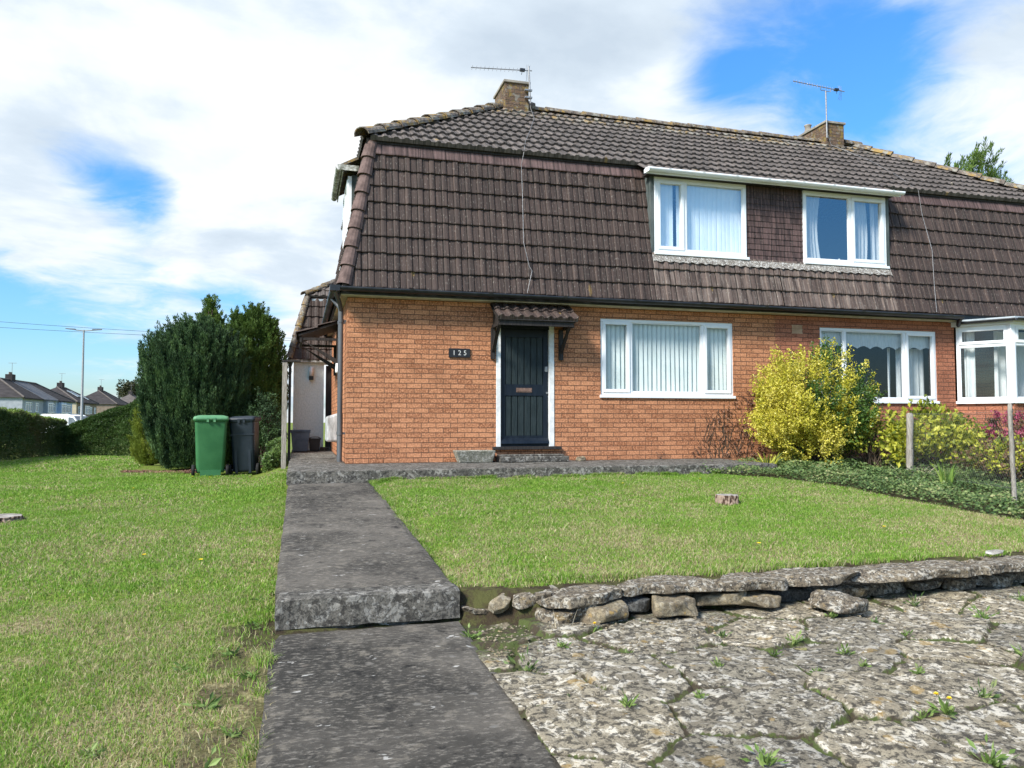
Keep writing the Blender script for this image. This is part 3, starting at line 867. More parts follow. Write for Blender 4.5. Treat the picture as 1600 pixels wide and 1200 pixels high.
# ------------------------------------------------------------------ tiles
def tile_sheet(name, O, U, V, width, gauge, courses, parent, mat, pitch=0.165, amp=0.018, lap=0.030, lo=None, hi=None, tw=0.33, seed=1, vstart=0.0, jitter=0.004, flat=False, soff=0.0, groove=False):
    """courses of roll tiles climbing from O along V, each overlapping the one below"""
    O, U, V = Vector(O), Vector(U).normalized(), Vector(V).normalized()
    N = U.cross(V).normalized()
    if N.z < 0 and abs(N.z) > 1e-6:
        N = -N
    per = 8
    u = []
    npit = int(math.ceil(width / pitch)) + 1
    if flat:
        base, hgt = [0.0, 0.02, .5, .98], [-.4, 0, 0, 0]
    elif groove:
        base = [0.0, .03, .07, .14, .27, .40, .46, .50, .53, .56, .97]
        hgt = [-.25, .35, .75, .95, 1.0, .95, .75, -.2, -.2, .22, .22]
    else:
        base, hgt = [0.0, .10, .16, .30, .44, .56, .66, .70, .84], [0.0, .0, .35, .95, 1.0, .9, .35, .0, 0.0]
    us, hs = [], []
    for k in range(npit):
        for a_, h_ in zip(base, hgt):
            us.append((k + a_) * pitch)
            hs.append(h_ * amp)
    us = np.array(us) + soff
    hs = np.array(hs)
    rg = np.random.default_rng(seed)
    nt_ = int(width / tw) + 4
    cos, uvs, qs = [], [], []
    nbase = 0
    for c in range(courses):
        v0, v1 = vstart + c * gauge, vstart + (c + 1) * gauge
        jt = rg.uniform(-1, 1, nt_) * jitter
        jv = rg.uniform(-1, 1, nt_) * jitter * 1.2
        ti = np.clip((us / tw).astype(int), 0, nt_ - 1)
        rows = [(v0, -lap * 0.4, 0), (v0, lap, 1), (v0 + gauge * .06, lap * 1.08, 1), (v1 + 0.012, 0.002, 1)]
        for (vv, hh, ap) in rows:
            l = lo(vv) if lo else 0.0
            h = hi(vv) if hi else width
            uu = np.clip(us, l, h)
            vvv = vv + (jv[ti] if ap and vv < v0 + gauge * .5 else jv[ti])
            H = hh + (hs + jt[ti] if ap else hs * 0 - 0.0)
            P = np.array(O)[None] + uu[:, None] * np.array(U)[None] + (np.ones_like(uu) * vvv)[:, None] * np.array(V)[None] + (np.ones_like(uu) * H)[:, None] * np.array(N)[None]
            cos.append(P)
            uvs.append(np.stack([uu, np.full_like(uu, v0 + 0.5 * gauge + (vv - v0) * .3)], 1))
        L = len(us)
        lo0 = (lo(v0) if lo else 0.0)
        hi0 = (hi(v0) if hi else width)
        for r_ in range(3):
            a0 = nbase + r_ * L
            k = np.arange(L - 1)
            ok = (us[1:] > lo0 - 1e-6) & (us[:-1] < hi0 + 1e-6)
            k = k[ok]
            qs.append(np.stack([a0 + k, a0 + k + 1, a0 + L + k + 1, a0 + L + k], 1))
        nbase += 4 * L
    o = npmesh(name, np.concatenate(cos), np.concatenate(qs), mat, parent, uv=np.concatenate(uvs), smooth=False)
    return o


def cap_tiles(mb, pts0, pts1, n, r0, r1, up, lift=0.0, squash=1.0, span=math.pi):
    """half-round cap tiles from pts0 to pts1, each one overlapping the next"""
    a, b_ = Vector(pts0), Vector(pts1)
    d = (b_ - a)
    L = d.length / n
    d.normalize()
    up = Vector(up)
    up = (up - d * up.dot(d)).normalized()
    s = d.cross(up)
    for i in range(n):
        j = random.uniform(-.006, .006)
        p = a + d * (L * i) + up * (lift + j)
        q = a + d * (L * (i + 1) + 0.03) + up * (lift + j - 0.012)
        vs = []
        K = 9
        for (pp, rr) in ((p, r0), (q, r1)):
            for th_ in (0.0, 0.018):
                for k in range(K):
                    t = -span / 2 + span * k / (K - 1)
                    vs.append(pp + s * (math.sin(t) * (rr - th_)) + up * (math.cos(t) * (rr - th_) * squash))
        fs = []
        for k in range(K - 1):
            fs.append((k, k + 1, 2 * K + k + 1, 2 * K + k))
            fs.append((K + k, 3 * K + k, 3 * K + k + 1, K + k + 1))
            fs.append((k, K + k, K + k + 1, k + 1))
            fs.append((2 * K + k, 2 * K + k + 1, 3 * K + k + 1, 3 * K + k))
        mb.add(vs, fs, False)


def wall_panels(mb, axis, at, a0, a1, z0, z1, holes, depth=0.1, inward=1):
    """a flat wall with real openings and reveals. axis 'x': runs along x at y=at; 'y': runs along y at x=at"""
    xb = sorted({a0, a1, *[h[0] for h in holes], *[h[1] for h in holes]})
    zb = sorted({z0, z1, *[h[2] for h in holes], *[h[3] for h in holes]})

    def P(a, z, d=0.0):
        return (a, at + d * inward, z) if axis == 'x' else (at + d * inward, a, z)
    for i in range(len(xb) - 1):
        for j in range(len(zb) - 1):
            cx, cz = (xb[i] + xb[i + 1]) / 2, (zb[j] + zb[j + 1]) / 2
            if any(h[0] < cx < h[1] and h[2] < cz < h[3] for h in holes):
                continue
            mb.poly([P(xb[i], zb[j]), P(xb[i + 1], zb[j]), P(xb[i + 1], zb[j + 1]), P(xb[i], zb[j + 1])])
    for (h0, h1, k0, k1) in holes:
        mb.poly([P(h0, k0), P(h0, k0, depth), P(h0, k1, depth), P(h0, k1)])
        mb.poly([P(h1, k0), P(h1, k1), P(h1, k1, depth), P(h1, k0, depth)])
        mb.poly([P(h0, k1), P(h0, k1, depth), P(h1, k1, depth), P(h1, k1)])
        mb.poly([P(h0, k0), P(h1, k0), P(h1, k0, depth), P(h0, k0, depth)])


def window(parent, x0, x1, z0, z1, mx=None, panes=None, glass=None, name='window', fw=0.05, sill=0.05, sash=0.045, transoms=None, y=0.0, sillx=0.02):
    """local: x along the wall, -y outwards. panes: list of (xa, xb, opening, za, zb)"""
    m = MB(mx)
    D = 0.07
    m.box(x0, x1, y, y + D, z0, z0 + fw)
    m.box(x0, x1, y, y + D, z1 - fw, z1)
    m.box(x0, x0 + fw, y, y + D, z0 + fw, z1 - fw)
    m.box(x1 - fw, x1, y, y + D, z0 + fw, z1 - fw)
    xs_ = sorted({p[1] for p in panes if p[1] < x1 - fw - 0.02})
    for xm in xs_:
        m.box(xm - fw * .55, xm + fw * .55, y + .002, y + D - .002, z0 + fw, z1 - fw)
    for (xa, xb, zt) in (transoms or []):
        m.box(max(xa, x0 + fw), min(xb, x1 - fw), y + .004, y + D - .004, zt - fw * .5, zt + fw * .5)
    gl = []
    for p in panes:
        xa, xb, op = p[:3]
        za, zb = (p[3], p[4]) if len(p) > 3 else (z0, z1)
        a = x0 + fw if abs(xa - x0) < .01 else xa + fw * .55
        b_ = x1 - fw if abs(xb - x1) < .01 else xb - fw * .55
        c = z0 + fw if abs(za - z0) < .01 else za + fw * .5
        d = z1 - fw if abs(zb - z1) < .01 else zb - fw * .5
        if op:
            e = 0.008
            s_ = sash
            yo, yi = y - 0.016, y + 0.045
            m.box(a - e, b_ + e, yo, yi, c - e, c + s_)
            m.box(a - e, b_ + e, yo, yi, d - s_, d + e)
            m.box(a - e, a + s_, yo, yi, c + s_, d - s_)
            m.box(b_ - s_, b_ + e, yo, yi, c + s_, d - s_)
            a, b_, c, d = a + s_, b_ - s_, c + s_, d - s_
        else:
            s_ = 0.014
            m.box(a, b_, y + .012, y + .05, c, c + s_)
            m.box(a, b_, y + .012, y + .05, d - s_, d)
            m.box(a, a + s_, y + .012, y + .05, c + s_, d - s_)
            m.box(b_ - s_, b_, y + .012, y + .05, c + s_, d - s_)
            a, b_, c, d = a + s_, b_ - s_, c + s_, d - s_
        gl.append((a, b_, c, d))
    fr = m.build(name, WHITE, parent, bevel=0.005)
    for (a, b_, c, d) in gl:
        g = MB(mx)
        g.poly([(a - .004, y + .03, c - .004), (b_ + .004, y + .03, c - .004), (b_ + .004, y + .03, d + .004), (a - .004, y + .03, d + .004)])
        g.build('pane', glass or GLASS, fr)
    if sill:
        s_ = MB(mx)
        s_.box(x0 - sillx, x1 + sillx, y - 0.055, y + 0.02, z0 - sill, z0 - 0.002)
        s_.build('sill', WHITE, fr, bevel=0.006)
    return fr, gl


def vblind(parent, x0, x1, z0, z1, y, mat, w_=0.089, ang=28, mx=None, gaps=(), seed=3, ov=1.12):
    """vertical blind: hanging slats turned a little, some out of line"""
    rg = random.Random(seed)
    m = MB(mx)
    x = x0
    i = 0
    while x < x1:
        if i not in gaps:
            a = math.radians(ang + rg.uniform(-5, 5))
            dx, dy = math.cos(a) * w_ / 2 * ov, math.sin(a) * w_ / 2
            sw = rg.uniform(-.012, .012)
            xt, xb = x, x + sw
            for off in (0.0, 0.0015):
                m.poly([(xb - dx, y - dy + off, z0), (xb, y + off - .006, z0), (xt, y + off - .006, z1), (xt - dx, y - dy + off, z1)])
                m.poly([(xb, y + off - .006, z0), (xb + dx, y + dy + off, z0), (xt + dx, y + dy + off, z1), (xt, y + off - .006, z1)])
        x += w_ * 0.93
        i += 1
    return m.build('vertical_blind', mat, parent)


def curtain(parent, x0, x1, z0, z1, y, mat, mx=None, wave=0.09, amp=0.03, scallop=0.0, name='curtain', taper=0.0):
    n_ = max(8, int((x1 - x0) / 0.012))
    vs, fs = [], []
    for i in range(n_ + 1):
        t = i / n_
        for j in range(7):
            s_ = j / 6
            x = x0 + (x1 - x0) * (t if taper == 0 else t * (1 - taper * math.sin(s_ * math.pi) * .5))
            yy = y + amp * math.sin(2 * math.pi * (x0 + (x1 - x0) * t) / wave + math.sin(i * .3)) * (0.5 + 0.5 * (1 - s_))
            zb = z0 + (abs(math.sin(math.pi * (x0 + (x1 - x0) * t) / scallop)) * 0.05 if scallop else 0)
            vs.append((x, yy, zb + (z1 - zb) * s_))
    for i in range(n_):
        for j in range(6):
            a = i * 7 + j
            fs.append((a, a + 7, a + 8, a + 1))
    m = MB(mx)
    m.add(vs, fs, True)
    return m.build(name, mat, parent)


# ------------------------------------------------------------------ the pair of semi-detached houses
D = 11.64          # front wall
PX = 8.0           # party wall
HX0, HX1 = 0.68, 15.32
BACK = 17.76
EZ = 2.60          # foot of the mansard
TZ = 5.03          # head of the mansard
MY0, MY1 = 11.42, 11.85
MX0, MX1 = 0.58, 1.0
RY, RZ = 14.7, 6.93
RX0, RX1 = 3.83, 12.17

houseA = thing('brick_house', 'orange brick semi-detached house with dark front door and number 125, brown tiled mansard upper floor', 'house', (HX0, D, 0))
houseB = thing('brick_house', 'right-hand semi-detached house behind the wire fence, darker orange brick with white bay window and mansard', 'house', (PX, D, 0))

winA = (4.73, 7.17, 1.06, 2.31)
doorH = (2.97, 3.93, 0.19, 2.30)
winB = (8.91, 11.45, 1.0, 2.30)
bayH = (11.86, 14.2, 1.0, 2.46)
m = MB()
wall_panels(m, 'x', D, HX0, PX, -0.4, EZ, [winA, doorH], 0.10)
wall_panels(m, 'y', HX0, D, BACK, -0.4, EZ, [(13.95, 14.85, 0.05, 2.1)], 0.10)
wall_panels(m, 'x', BACK, HX0, PX, -0.4, EZ, [], 0.1, -1)
m.build('wall', BRICK, houseA)
m = MB()
wall_panels(m, 'x', D, PX, HX1, -0.4, EZ, [winB, bayH], 0.10)
wall_panels(m, 'y', HX1, D, BACK, -0.4, EZ, [], 0.10, -1)
wall_panels(m, 'x', BACK, PX, HX1, -0.4, EZ, [], 0.1, -1)
m.build('wall', BRICK2, houseB)
# inside: floors, ceilings and partition so that no daylight passes through
for h, a, b_ in ((houseA, HX0 + .02, PX - .06), (houseB, PX + .06, HX1 - .02)):
    m = MB()
    m.box(a, b_, D + 3.4, D + 3.5, 0.0, 2.44)
    m.box(a, b_, D + .02, BACK - .02, 2.45, 2.6)
    m.box(a, b_, D + .02, BACK - .02, -0.1, 0.05)
    m.box(a + .3, b_ - .02 if h is houseA else b_ - .5, D + 2.2, D + 2.3, 2.61, 4.9)
    m.build('interior', DARKIN, h)
m = MB()
m.box(PX - .06, PX + .055, D + .02, BACK, -.1, 4.9)
m.build('party_wall', DARKIN, houseA)

# mansard slopes
ln = math.hypot(TZ - EZ, MY1 - MY0)
Vf = (0, MY1 - MY0, TZ - EZ)
g_ = ln / 9.0
NC = 8
DX0, DX1 = 5.60, 10.36           # dormer
DZ0 = 3.42
vdorm = (DZ0 - EZ) / (TZ - EZ) * ln


def hipL(v):
    return (MX1 - MX0) * v / ln


U = (1, 0, 0)
tile_sheet('mansard_tiles', (MX0, MY0, EZ), U, Vf, DX0 - MX0, g_, NC, houseA, MTILE, lo=hipL, hi=lambda v: DX0 - MX0, seed=5, tw=.33, pitch=.19, groove=True, amp=.019)
nb = 3
tile_sheet('mansard_tiles', (DX0, MY0 - .02, EZ), U, Vf, PX - DX0, g_, nb, houseA, MTILEW, seed=6, pitch=.19, groove=True, amp=.019, lo=lambda v: 0, hi=lambda v: PX - DX0)
tile_sheet('mansard_tiles', (PX, MY0 - .02, EZ), U, Vf, DX1 - PX, g_, nb, houseB, MTILEW, seed=7, pitch=.19, groove=True, amp=.019, lo=lambda v: 0, hi=lambda v: DX1 - PX, soff=-.03)
tile_sheet('mansard_tiles', (DX1, MY0, EZ), U, Vf, 15.42 - DX1, g_, NC, houseB, MTILE, seed=8, lo=lambda v: 0, hi=lambda v: 15.42 - DX1 - hipL(v), pitch=.19, groove=True, amp=.019)
# flat band of tiles at the head
vb = NC * g_
for (x0, x1, h, s_) in ((MX0, DX0, houseA, 9), (DX1, 15.42, houseB, 10)):
    tile_sheet('band_tiles', (x0, MY0, EZ), U, Vf, x1 - x0, g_ * .98, 1, h, BANDT, pitch=.2, flat=True, tw=.2, vstart=vb - .03, seed=s_, amp=.01, lap=.045,
               lo=(hipL if h is houseA else (lambda v: 0)), hi=(lambda v: 9) if h is houseA else (lambda v, w_=x1 - x0: w_ - hipL(v)))
# left side slope (faces west)
SDY0, SDY1 = 12.85, 14.35
tile_sheet('mansard_tiles', (MX0, BACK + .2, EZ), (0, -1, 0), (MX1 - MX0, 0, TZ - EZ), BACK + .2 - MY0, g_, 9, houseA, MTILE, seed=12, lo=hipL, pitch=.19, groove=True, amp=.019, hi=lambda v: BACK + .2 - MY0 - hipL(v))
tile_sheet('mansard_tiles', (15.42, MY0, EZ), (0, 1, 0), (-(MX1 - MX0), 0, TZ - EZ), BACK + .2 - MY0, g_, 9, houseB, MTILE, seed=13, lo=hipL, pitch=.19, groove=True, amp=.019, hi=lambda v: BACK + .2 - MY0 - hipL(v))
# hip tiles up the mansard corner
random.seed(4)
m = MB()
cap_tiles(m, (MX0 + .03, MY0 + .01, EZ + .02), (MX1 + .03, MY1 + .01, TZ - .08), 8, .125, .10, (-1, -1, .25), lift=-.02)
m.build('corner_hip_tiles', HIPT, houseA)

# upper roof
rl = math.hypot(RZ - TZ, RY - MY1)
OV = 0.13
Vr = Vector((0, RY - MY1, RZ - TZ)).normalized()
O1 = Vector((MX1, MY1, TZ)) - Vr * OV
EXT = 0.40
rg_ = (rl + OV) / 10.0


def r_lo(v):
    return max(-0.16, -0.16 + (RX0 - MX1 + .16) * v / (rl + OV))


def r_hi(v):
    return 15.16 - 1.0 + 0.0 - (15.0 - RX1) * v / (rl + OV)


wA = PX - MX1
tile_sheet('roof_tiles', O1, U, Vr, wA, rg_, 10, houseA, RTILE, lo=r_lo, hi=lambda v: wA, seed=21, amp=.024, lap=.042, jitter=.003)
O2 = O1 + Vector((wA, 0, 0))
tile_sheet('roof_tiles', O2, U, Vr, 15.16 - PX, rg_, 10, houseB, RTILE, lo=lambda v: 0, hi=lambda v: 15.16 - PX - (15.16 - RX1) * v / (rl + OV), seed=22, amp=.024, lap=.042, jitter=.003, soff=-.07)
# roof carried down over the dormer
O3 = O1 - Vr * (rg_ * 1.02)
tile_sheet('dormer_roof_tiles', O3 + Vector((5.44 - MX1, 0, 0)), U, Vr, PX - 5.44, rg_, 1, houseA, RTILE, seed=23, amp=.024, lap=.03, lo=lambda v: 0, hi=lambda v: PX - 5.44)
tile_sheet('dormer_roof_tiles', O3 + Vector((PX - MX1, 0, 0)), U, Vr, 10.45 - PX, rg_, 1, houseB, RTILE, seed=24, amp=.024, lap=.03, lo=lambda v: 0, hi=lambda v: 10.45 - PX, soff=-.07)
# side and back slopes
sl = math.hypot(RZ - TZ, RX0 - MX1)
by0, by1 = MY1 - .12, 2 * RY - MY1 + .12
Vs = Vector((RX0 - MX1, 0, RZ - TZ)).normalized()
O4 = Vector((MX1, by1, TZ)) - Vs * OV
tile_sheet('roof_tiles', O4, (0, -1, 0), Vs, by1 - by0, (sl + OV) / 10, 10, houseA, RTILE, seed=25, amp=.024, lap=.03,
           lo=lambda v: (by1 - RY) * v / (sl + OV), hi=lambda v: (by1 - by0) - (RY - by0) * v / (sl + OV))
m = MB()
yb = by1
m.poly([(MX1 - .1, yb, TZ - .05), (PX, yb, TZ - .05), (PX, RY, RZ - .02), (RX0, RY, RZ - .02)])
m.build('back_roof', RTILE, houseA)
m = MB()
m.poly([(PX, yb, TZ - .05), (15.1, yb, TZ - .05), (RX1, RY, RZ - .02), (PX, RY, RZ - .02)])
m.poly([(15.1, yb, TZ - .05), (15.1, by0, TZ - .05), (RX1, RY, RZ - .02)])
m.build('back_roof', RTILE, houseB)
m = MB()
m.poly([(HX0, BACK, EZ), (PX, BACK, EZ), (PX, by1 - .1, TZ), (MX1, by1 - .1, TZ)])
m.build('back_wall', MTILE, houseA)
m = MB()
m.poly([(PX, BACK, EZ), (HX1, BACK, EZ), (15.0, by1 - .1, TZ), (PX, by1 - .1, TZ)])
m.build('back_wall', MTILE, houseB)
# dark bed under the roof edge
m = MB()
m.box(MX1 - .05, PX, MY1 - .06, MY1 + .1, TZ - .12, TZ - .045)
m.box(MX1 - .06, MX1 + .1, MY1 + .1, by1, TZ - .12, TZ - .045)
m.build('eaves_board', BTIMB, houseA)
m = MB()
m.box(PX + .002, 15.05, MY1 - .06, MY1 + .1, TZ - .12, TZ - .045)
m.build('eaves_board', BTIMB, houseB)
# ridge and hip caps
random.seed(8)
m = MB()
cap_tiles(m, (RX0 + .55, RY, RZ + .01), (PX, RY, RZ + .01), 9, .135, .13, (0, 0, 1), squash=.8)
m.build('ridge_tiles', RIDGE, houseA)
m = MB()
cap_tiles(m, (MX1 - .13, MY1 - .13, TZ - .03), (RX0, RY, RZ + .03), 10, .15, .12, (-.3, -.3, 1), lift=-.01, squash=.85)
m.build('hip_tiles', RIDGE, houseA)
m = MB()
cap_tiles(m, (PX, RY, RZ + .01), (RX1 - .2, RY, RZ + .01), 9, .135, .13, (0, 0, 1), squash=.8)
m.build('ridge_tiles', RIDGE, houseB)
m = MB()
cap_tiles(m, (15.14, MY1 - .13, TZ - .03), (RX1, RY, RZ + .03), 10, .15, .12, (.3, -.3, 1), lift=-.01, squash=.85)
m.build('hip_tiles', RIDGE, houseB)
m = MB()
cap_tiles(m, (RX1 - .25, RY, RZ + .03), (RX1 + .2, RY, RZ + .04), 1, .17, .15, (0, 0, 1), squash=.8)
m.build('ridge_end_tile', RIDGE, houseB)
m = MB()
m.tube([(RX0 - .05, RY - .02, RZ + .05), (RX0 + .35, RY - .06, RZ + .08), (RX0 + .7, RY - .05, RZ + .06)], [.11, .15, .10], 9)
m.build('cement_saddle', RIDGE, houseA)

# chimneys
def chimney(h, x0, x1, y0, y1, z1, pot=None):
    m = MB()
    m.box(x0, x1, y0, y1, RZ - .8, z1 - .05)
    c = m.build('chimney', CHIMB, h, bevel=.008)
    m = MB()
    m.box(x0 - .03, x1 + .03, y0 - .03, y1 + .03, z1 - .05, z1)
    m.add([(x0 - .01, y0 - .01, z1), (x1 + .01, y0 - .01, z1), (x1 + .01, y1 + .01, z1), (x0 - .01, y1 + .01, z1),
           (x0 + .12, y0 + .15, z1 + .045), (x1 - .12, y0 + .15, z1 + .045), (x1 - .12, y1 - .15, z1 + .045), (x0 + .12, y1 - .15, z1 + .045)],
          [(0, 1, 5, 4), (1, 2, 6, 5), (2, 3, 7, 6), (3, 0, 4, 7), (4, 5, 6, 7)])
    m.build('cap', MORTARY, c, bevel=.006)
    if pot:
        m = MB()
        m.lathe([(.085, 0), (.09, .05), (.075, .07), (.07, .16), (.085, .18), (.085, .2), (.06, .2)], (pot[0], pot[1], z1), 14)
        m.build('chimney_pot', MORTARY, c)


chimney(houseA, 3.86, 4.35, 14.42, 15.25, 7.40)
chimney(houseB, 11.30, 11.78, 14.42, 15.35, 7.36, (11.42, 15.2))


# eaves: fascia, soffit, black gutter
def gutter(mb, pts, r=.062, n=10):
    """half-round trough swept along pts"""
    P = [Vector(p) for p in pts]
    K = 9
    for a, b_ in zip(P[:-1], P[1:]):
        d = (b_ - a).normalized()
        s_ = d.cross(Vector((0, 0, 1))).normalized()
        vs = []
        for pp in (a, b_):
            for rr in (r, r - .005):
                for k in range(K):
                    t = math.pi * k / (K - 1)
                    vs.append(pp + s_ * (math.cos(t) * rr) - Vector((0, 0, 1)) * (math.sin(t) * rr))
        fs = []
        for k in range(K - 1):
            fs.append((k, k + 1, 2 * K + k + 1, 2 * K + k))
            fs.append((K + k, 3 * K + k, 3 * K + k + 1, K + k + 1))
        fs += [(0, 2 * K, 3 * K, K), (K - 1, 2 * K - 1, 4 * K - 1, 3 * K - 1)]
        mb.add(vs, fs, True)


def gut_band(mb, p, d, r=.068, w_=.035):
    d = Vector(d).normalized()
    s_ = d.cross(Vector((0, 0, 1))).normalized()
    vs = []
    for o_ in (-w_, w_):
        for k in range(9):
            t = math.pi * k / 8
            vs.append(Vector(p) + d * o_ + s_ * (math.cos(t) * r) - Vector((0, 0, 1)) * (math.sin(t) * r))
    fs = [(k, k + 1, 9 + k + 1, 9 + k) for k in range(8)]
    mb.add(vs, fs, True)


GY, GZ = 11.335, 2.585
m = MB()
m.box(HX0 - .12, PX, D - .20, D - .17, 2.50, 2.64)
m.box(HX0 - .14, HX0 - .11, D - .20, BACK, 2.50, 2.64)
m.build('fascia', BLACK, houseA)
m = MB()
m.box(PX, HX1 + .1, D - .20, D - .17, 2.50, 2.64)
m.build('fascia', BLACK, houseB)
m = MB()
m.box(HX0 - .105, PX, D - .165, D + .01, 2.485, 2.50)
m.box(HX0 - .105, HX0 + .01, D + .012, BACK, 2.485, 2.50)
m.build('soffit', CREAM, houseA)
m = MB()
m.box(PX, HX1 + .1, D - .165, D + .01, 2.485, 2.50)
m.build('soffit', CREAM, houseB)
m = MB()
gutter(m, [(MX0 - .1, GY, GZ), (PX, GY, GZ - .01)])
gutter(m, [(MX0 - .1, GY - .05, GZ), (MX0 - .1, BACK, GZ + .01)])
for k in range(6):
    gut_band(m, (1.6 + k * 1.2, GY, GZ - .002), (1, 0, 0))
    gut_band(m, (MX0 - .1, 12.3 + k * .9, GZ), (0, 1, 0))
m.box(MX0 - .17, MX0 - .03, GY - .065, GY + .07, GZ - .07, GZ + .012)
m.build('gutter', BLACK, houseA)
m = MB()
gutter(m, [(PX, GY, GZ - .01), (11.75, GY, GZ - .02)])
for k in range(4):
    gut_band(m, (8.6 + k * .95, GY, GZ - .012), (1, 0, 0))
m.tube([(11.72, GY, GZ - .05), (11.78, GY + .12, GZ - .14), (11.86, GY + .2, GZ - .17)], .04, 8)
m.build('gutter', BLACK, houseB)
for (yy, yo, r_, top_) in ((11.84, 0, .034, 2.30), (12.06, 0, .034, 2.36)):
    m = MB()
    xx = .60
    m.tube([(xx, yy, 0.02), (xx, yy, top_)], r_, 10)
    if yy < 12:
        m.tube([(xx, yy, top_), (xx - .03, yy - .1, top_ + .10), (MX0 - .1, GY + .02, GZ - .05)], r_, 10)
    else:
        m.tube([(xx, yy, top_), (xx - .05, yy + .05, top_ + .08), (MX0 - .1, yy + .15, GZ - .05)], r_, 10)
    for zc in (.42, 2.12):
        m.tube([(xx, yy, zc), (xx, yy, zc + .05)], r_ + .008, 10)
        m.box(xx, HX0 + .004, yy - .015, yy + .015, zc + .01, zc + .04)
    m.build('downpipe', GREYP, houseA)

# windows, ground floor
T = lambda x, y, z=0: Matrix.Translation((x, y, z))
fr, gl = window(houseA, *winA, mx=T(0, D + .02), panes=[(4.73, 5.27, True), (5.27, 6.60, False), (6.60, 7.17, True)])
vblind(fr, 4.82, 7.14, 1.06, 2.305, D + .12, SLATB, seed=3, ang=-26, ov=.96)
fr, gl = window(houseB, *winB, mx=T(0, D + .02), panes=[(8.91, 9.45, False), (9.45, 10.75, False), (10.75, 11.45, True)])
curtain(fr, 8.95, 11.42, 1.95, 2.30, D + .13, NET, scallop=.28, name='scalloped_blind', amp=.004)
curtain(fr, 10.80, 11.42, 1.03, 2.0, D + .30, NET, wave=.13)
curtain(fr, 8.95, 9.35, 1.03, 2.0, D + .30, NET, wave=.13)
curtain(fr, 10.60, 10.68, 1.03, 2.0, D + .30, NET, wave=.13)

# vent
m = MB()
for k in range(2):
    for j in range(8):
        m.box(8.345 + j * .026, 8.361 + j * .026, D - .008, D + .004, 2.185 + k * .07, 2.235 + k * .07)
m.box(8.335, 8.555, D - .005, D + .006, 2.170, 2.183)
m.box(8.335, 8.555, D - .005, D + .006, 2.238, 2.252)
m.box(8.335, 8.555, D - .005, D + .006, 2.307, 2.320)
m.build('air_vent', TERRA, houseB)

# dormer windows, upper floor
YD = 11.54
dwA = (5.665, 7.40, 3.44, 4.71)
dwB = (8.545, 10.29, 3.44, 4.71)
fr, gl = window(houseA, *dwA, mx=T(0, YD), panes=[(5.665, 6.23, True), (6.23, 7.40, False)], glass=GLASSU, name='dormer_window', fw=.06)
vblind(fr, 5.76, 7.36, 3.45, 4.70, YD + .12, SLATW, ang=-8, gaps=(4,), seed=5)
fr, gl = window(houseB, *dwB, mx=T(0, YD), panes=[(8.545, 9.53, False), (9.53, 10.29, True)], glass=GLASSU, name='dormer_window', fw=.06)
curtain(fr, 8.62, 9.0, 3.46, 4.69, YD + .14, NET, wave=.09, taper=.35)
curtain(fr, 9.60, 9.95, 3.46, 4.69, YD + .14, NET, wave=.09, taper=-.2)
curtain(fr, 10.05, 10.25, 3.46, 4.69, YD + .14, NET, wave=.09)
m = MB()
m.box(8.56, 10.27, YD + .08, YD + .3, 3.40, 3.455)
m.build('inner_sill', WHITE, fr)
for (h, a, b_, s_) in ((houseA, 7.405, PX, 31), (houseB, PX, 8.54, 32)):
    tile_sheet('tile_hanging', (a, YD + .035, 3.40), U, (0, 0, 1), b_ - a, .1, 13, h, PTILE, pitch=.165, flat=True, tw=.165, amp=.006, lap=.012, jitter=.002, seed=s_,
               lo=lambda v: 0, hi=lambda v, w_=b_ - a: w_)
    m = MB()
    m.box(a, b_, YD + .05, YD + .12, 3.38, 4.80)
    m.build('dormer_board', CHEEK, h)
for (h, xa, xb) in ((houseA, 5.60, 5.655), (houseB, 10.30, 10.36)):
    m = MB()
    m.hexa([(xa, YD + .005, 3.36), (xb, YD + .005, 3.36), (xb, YD + .1, 3.36), (xa, YD + .1, 3.36)],
           [(xa, YD + .005, 4.80), (xb, YD + .005, 4.80), (xb, YD + .55, 4.80), (xa, YD + .55, 4.80)])
    m.build('dormer_cheek', CHEEK, h)
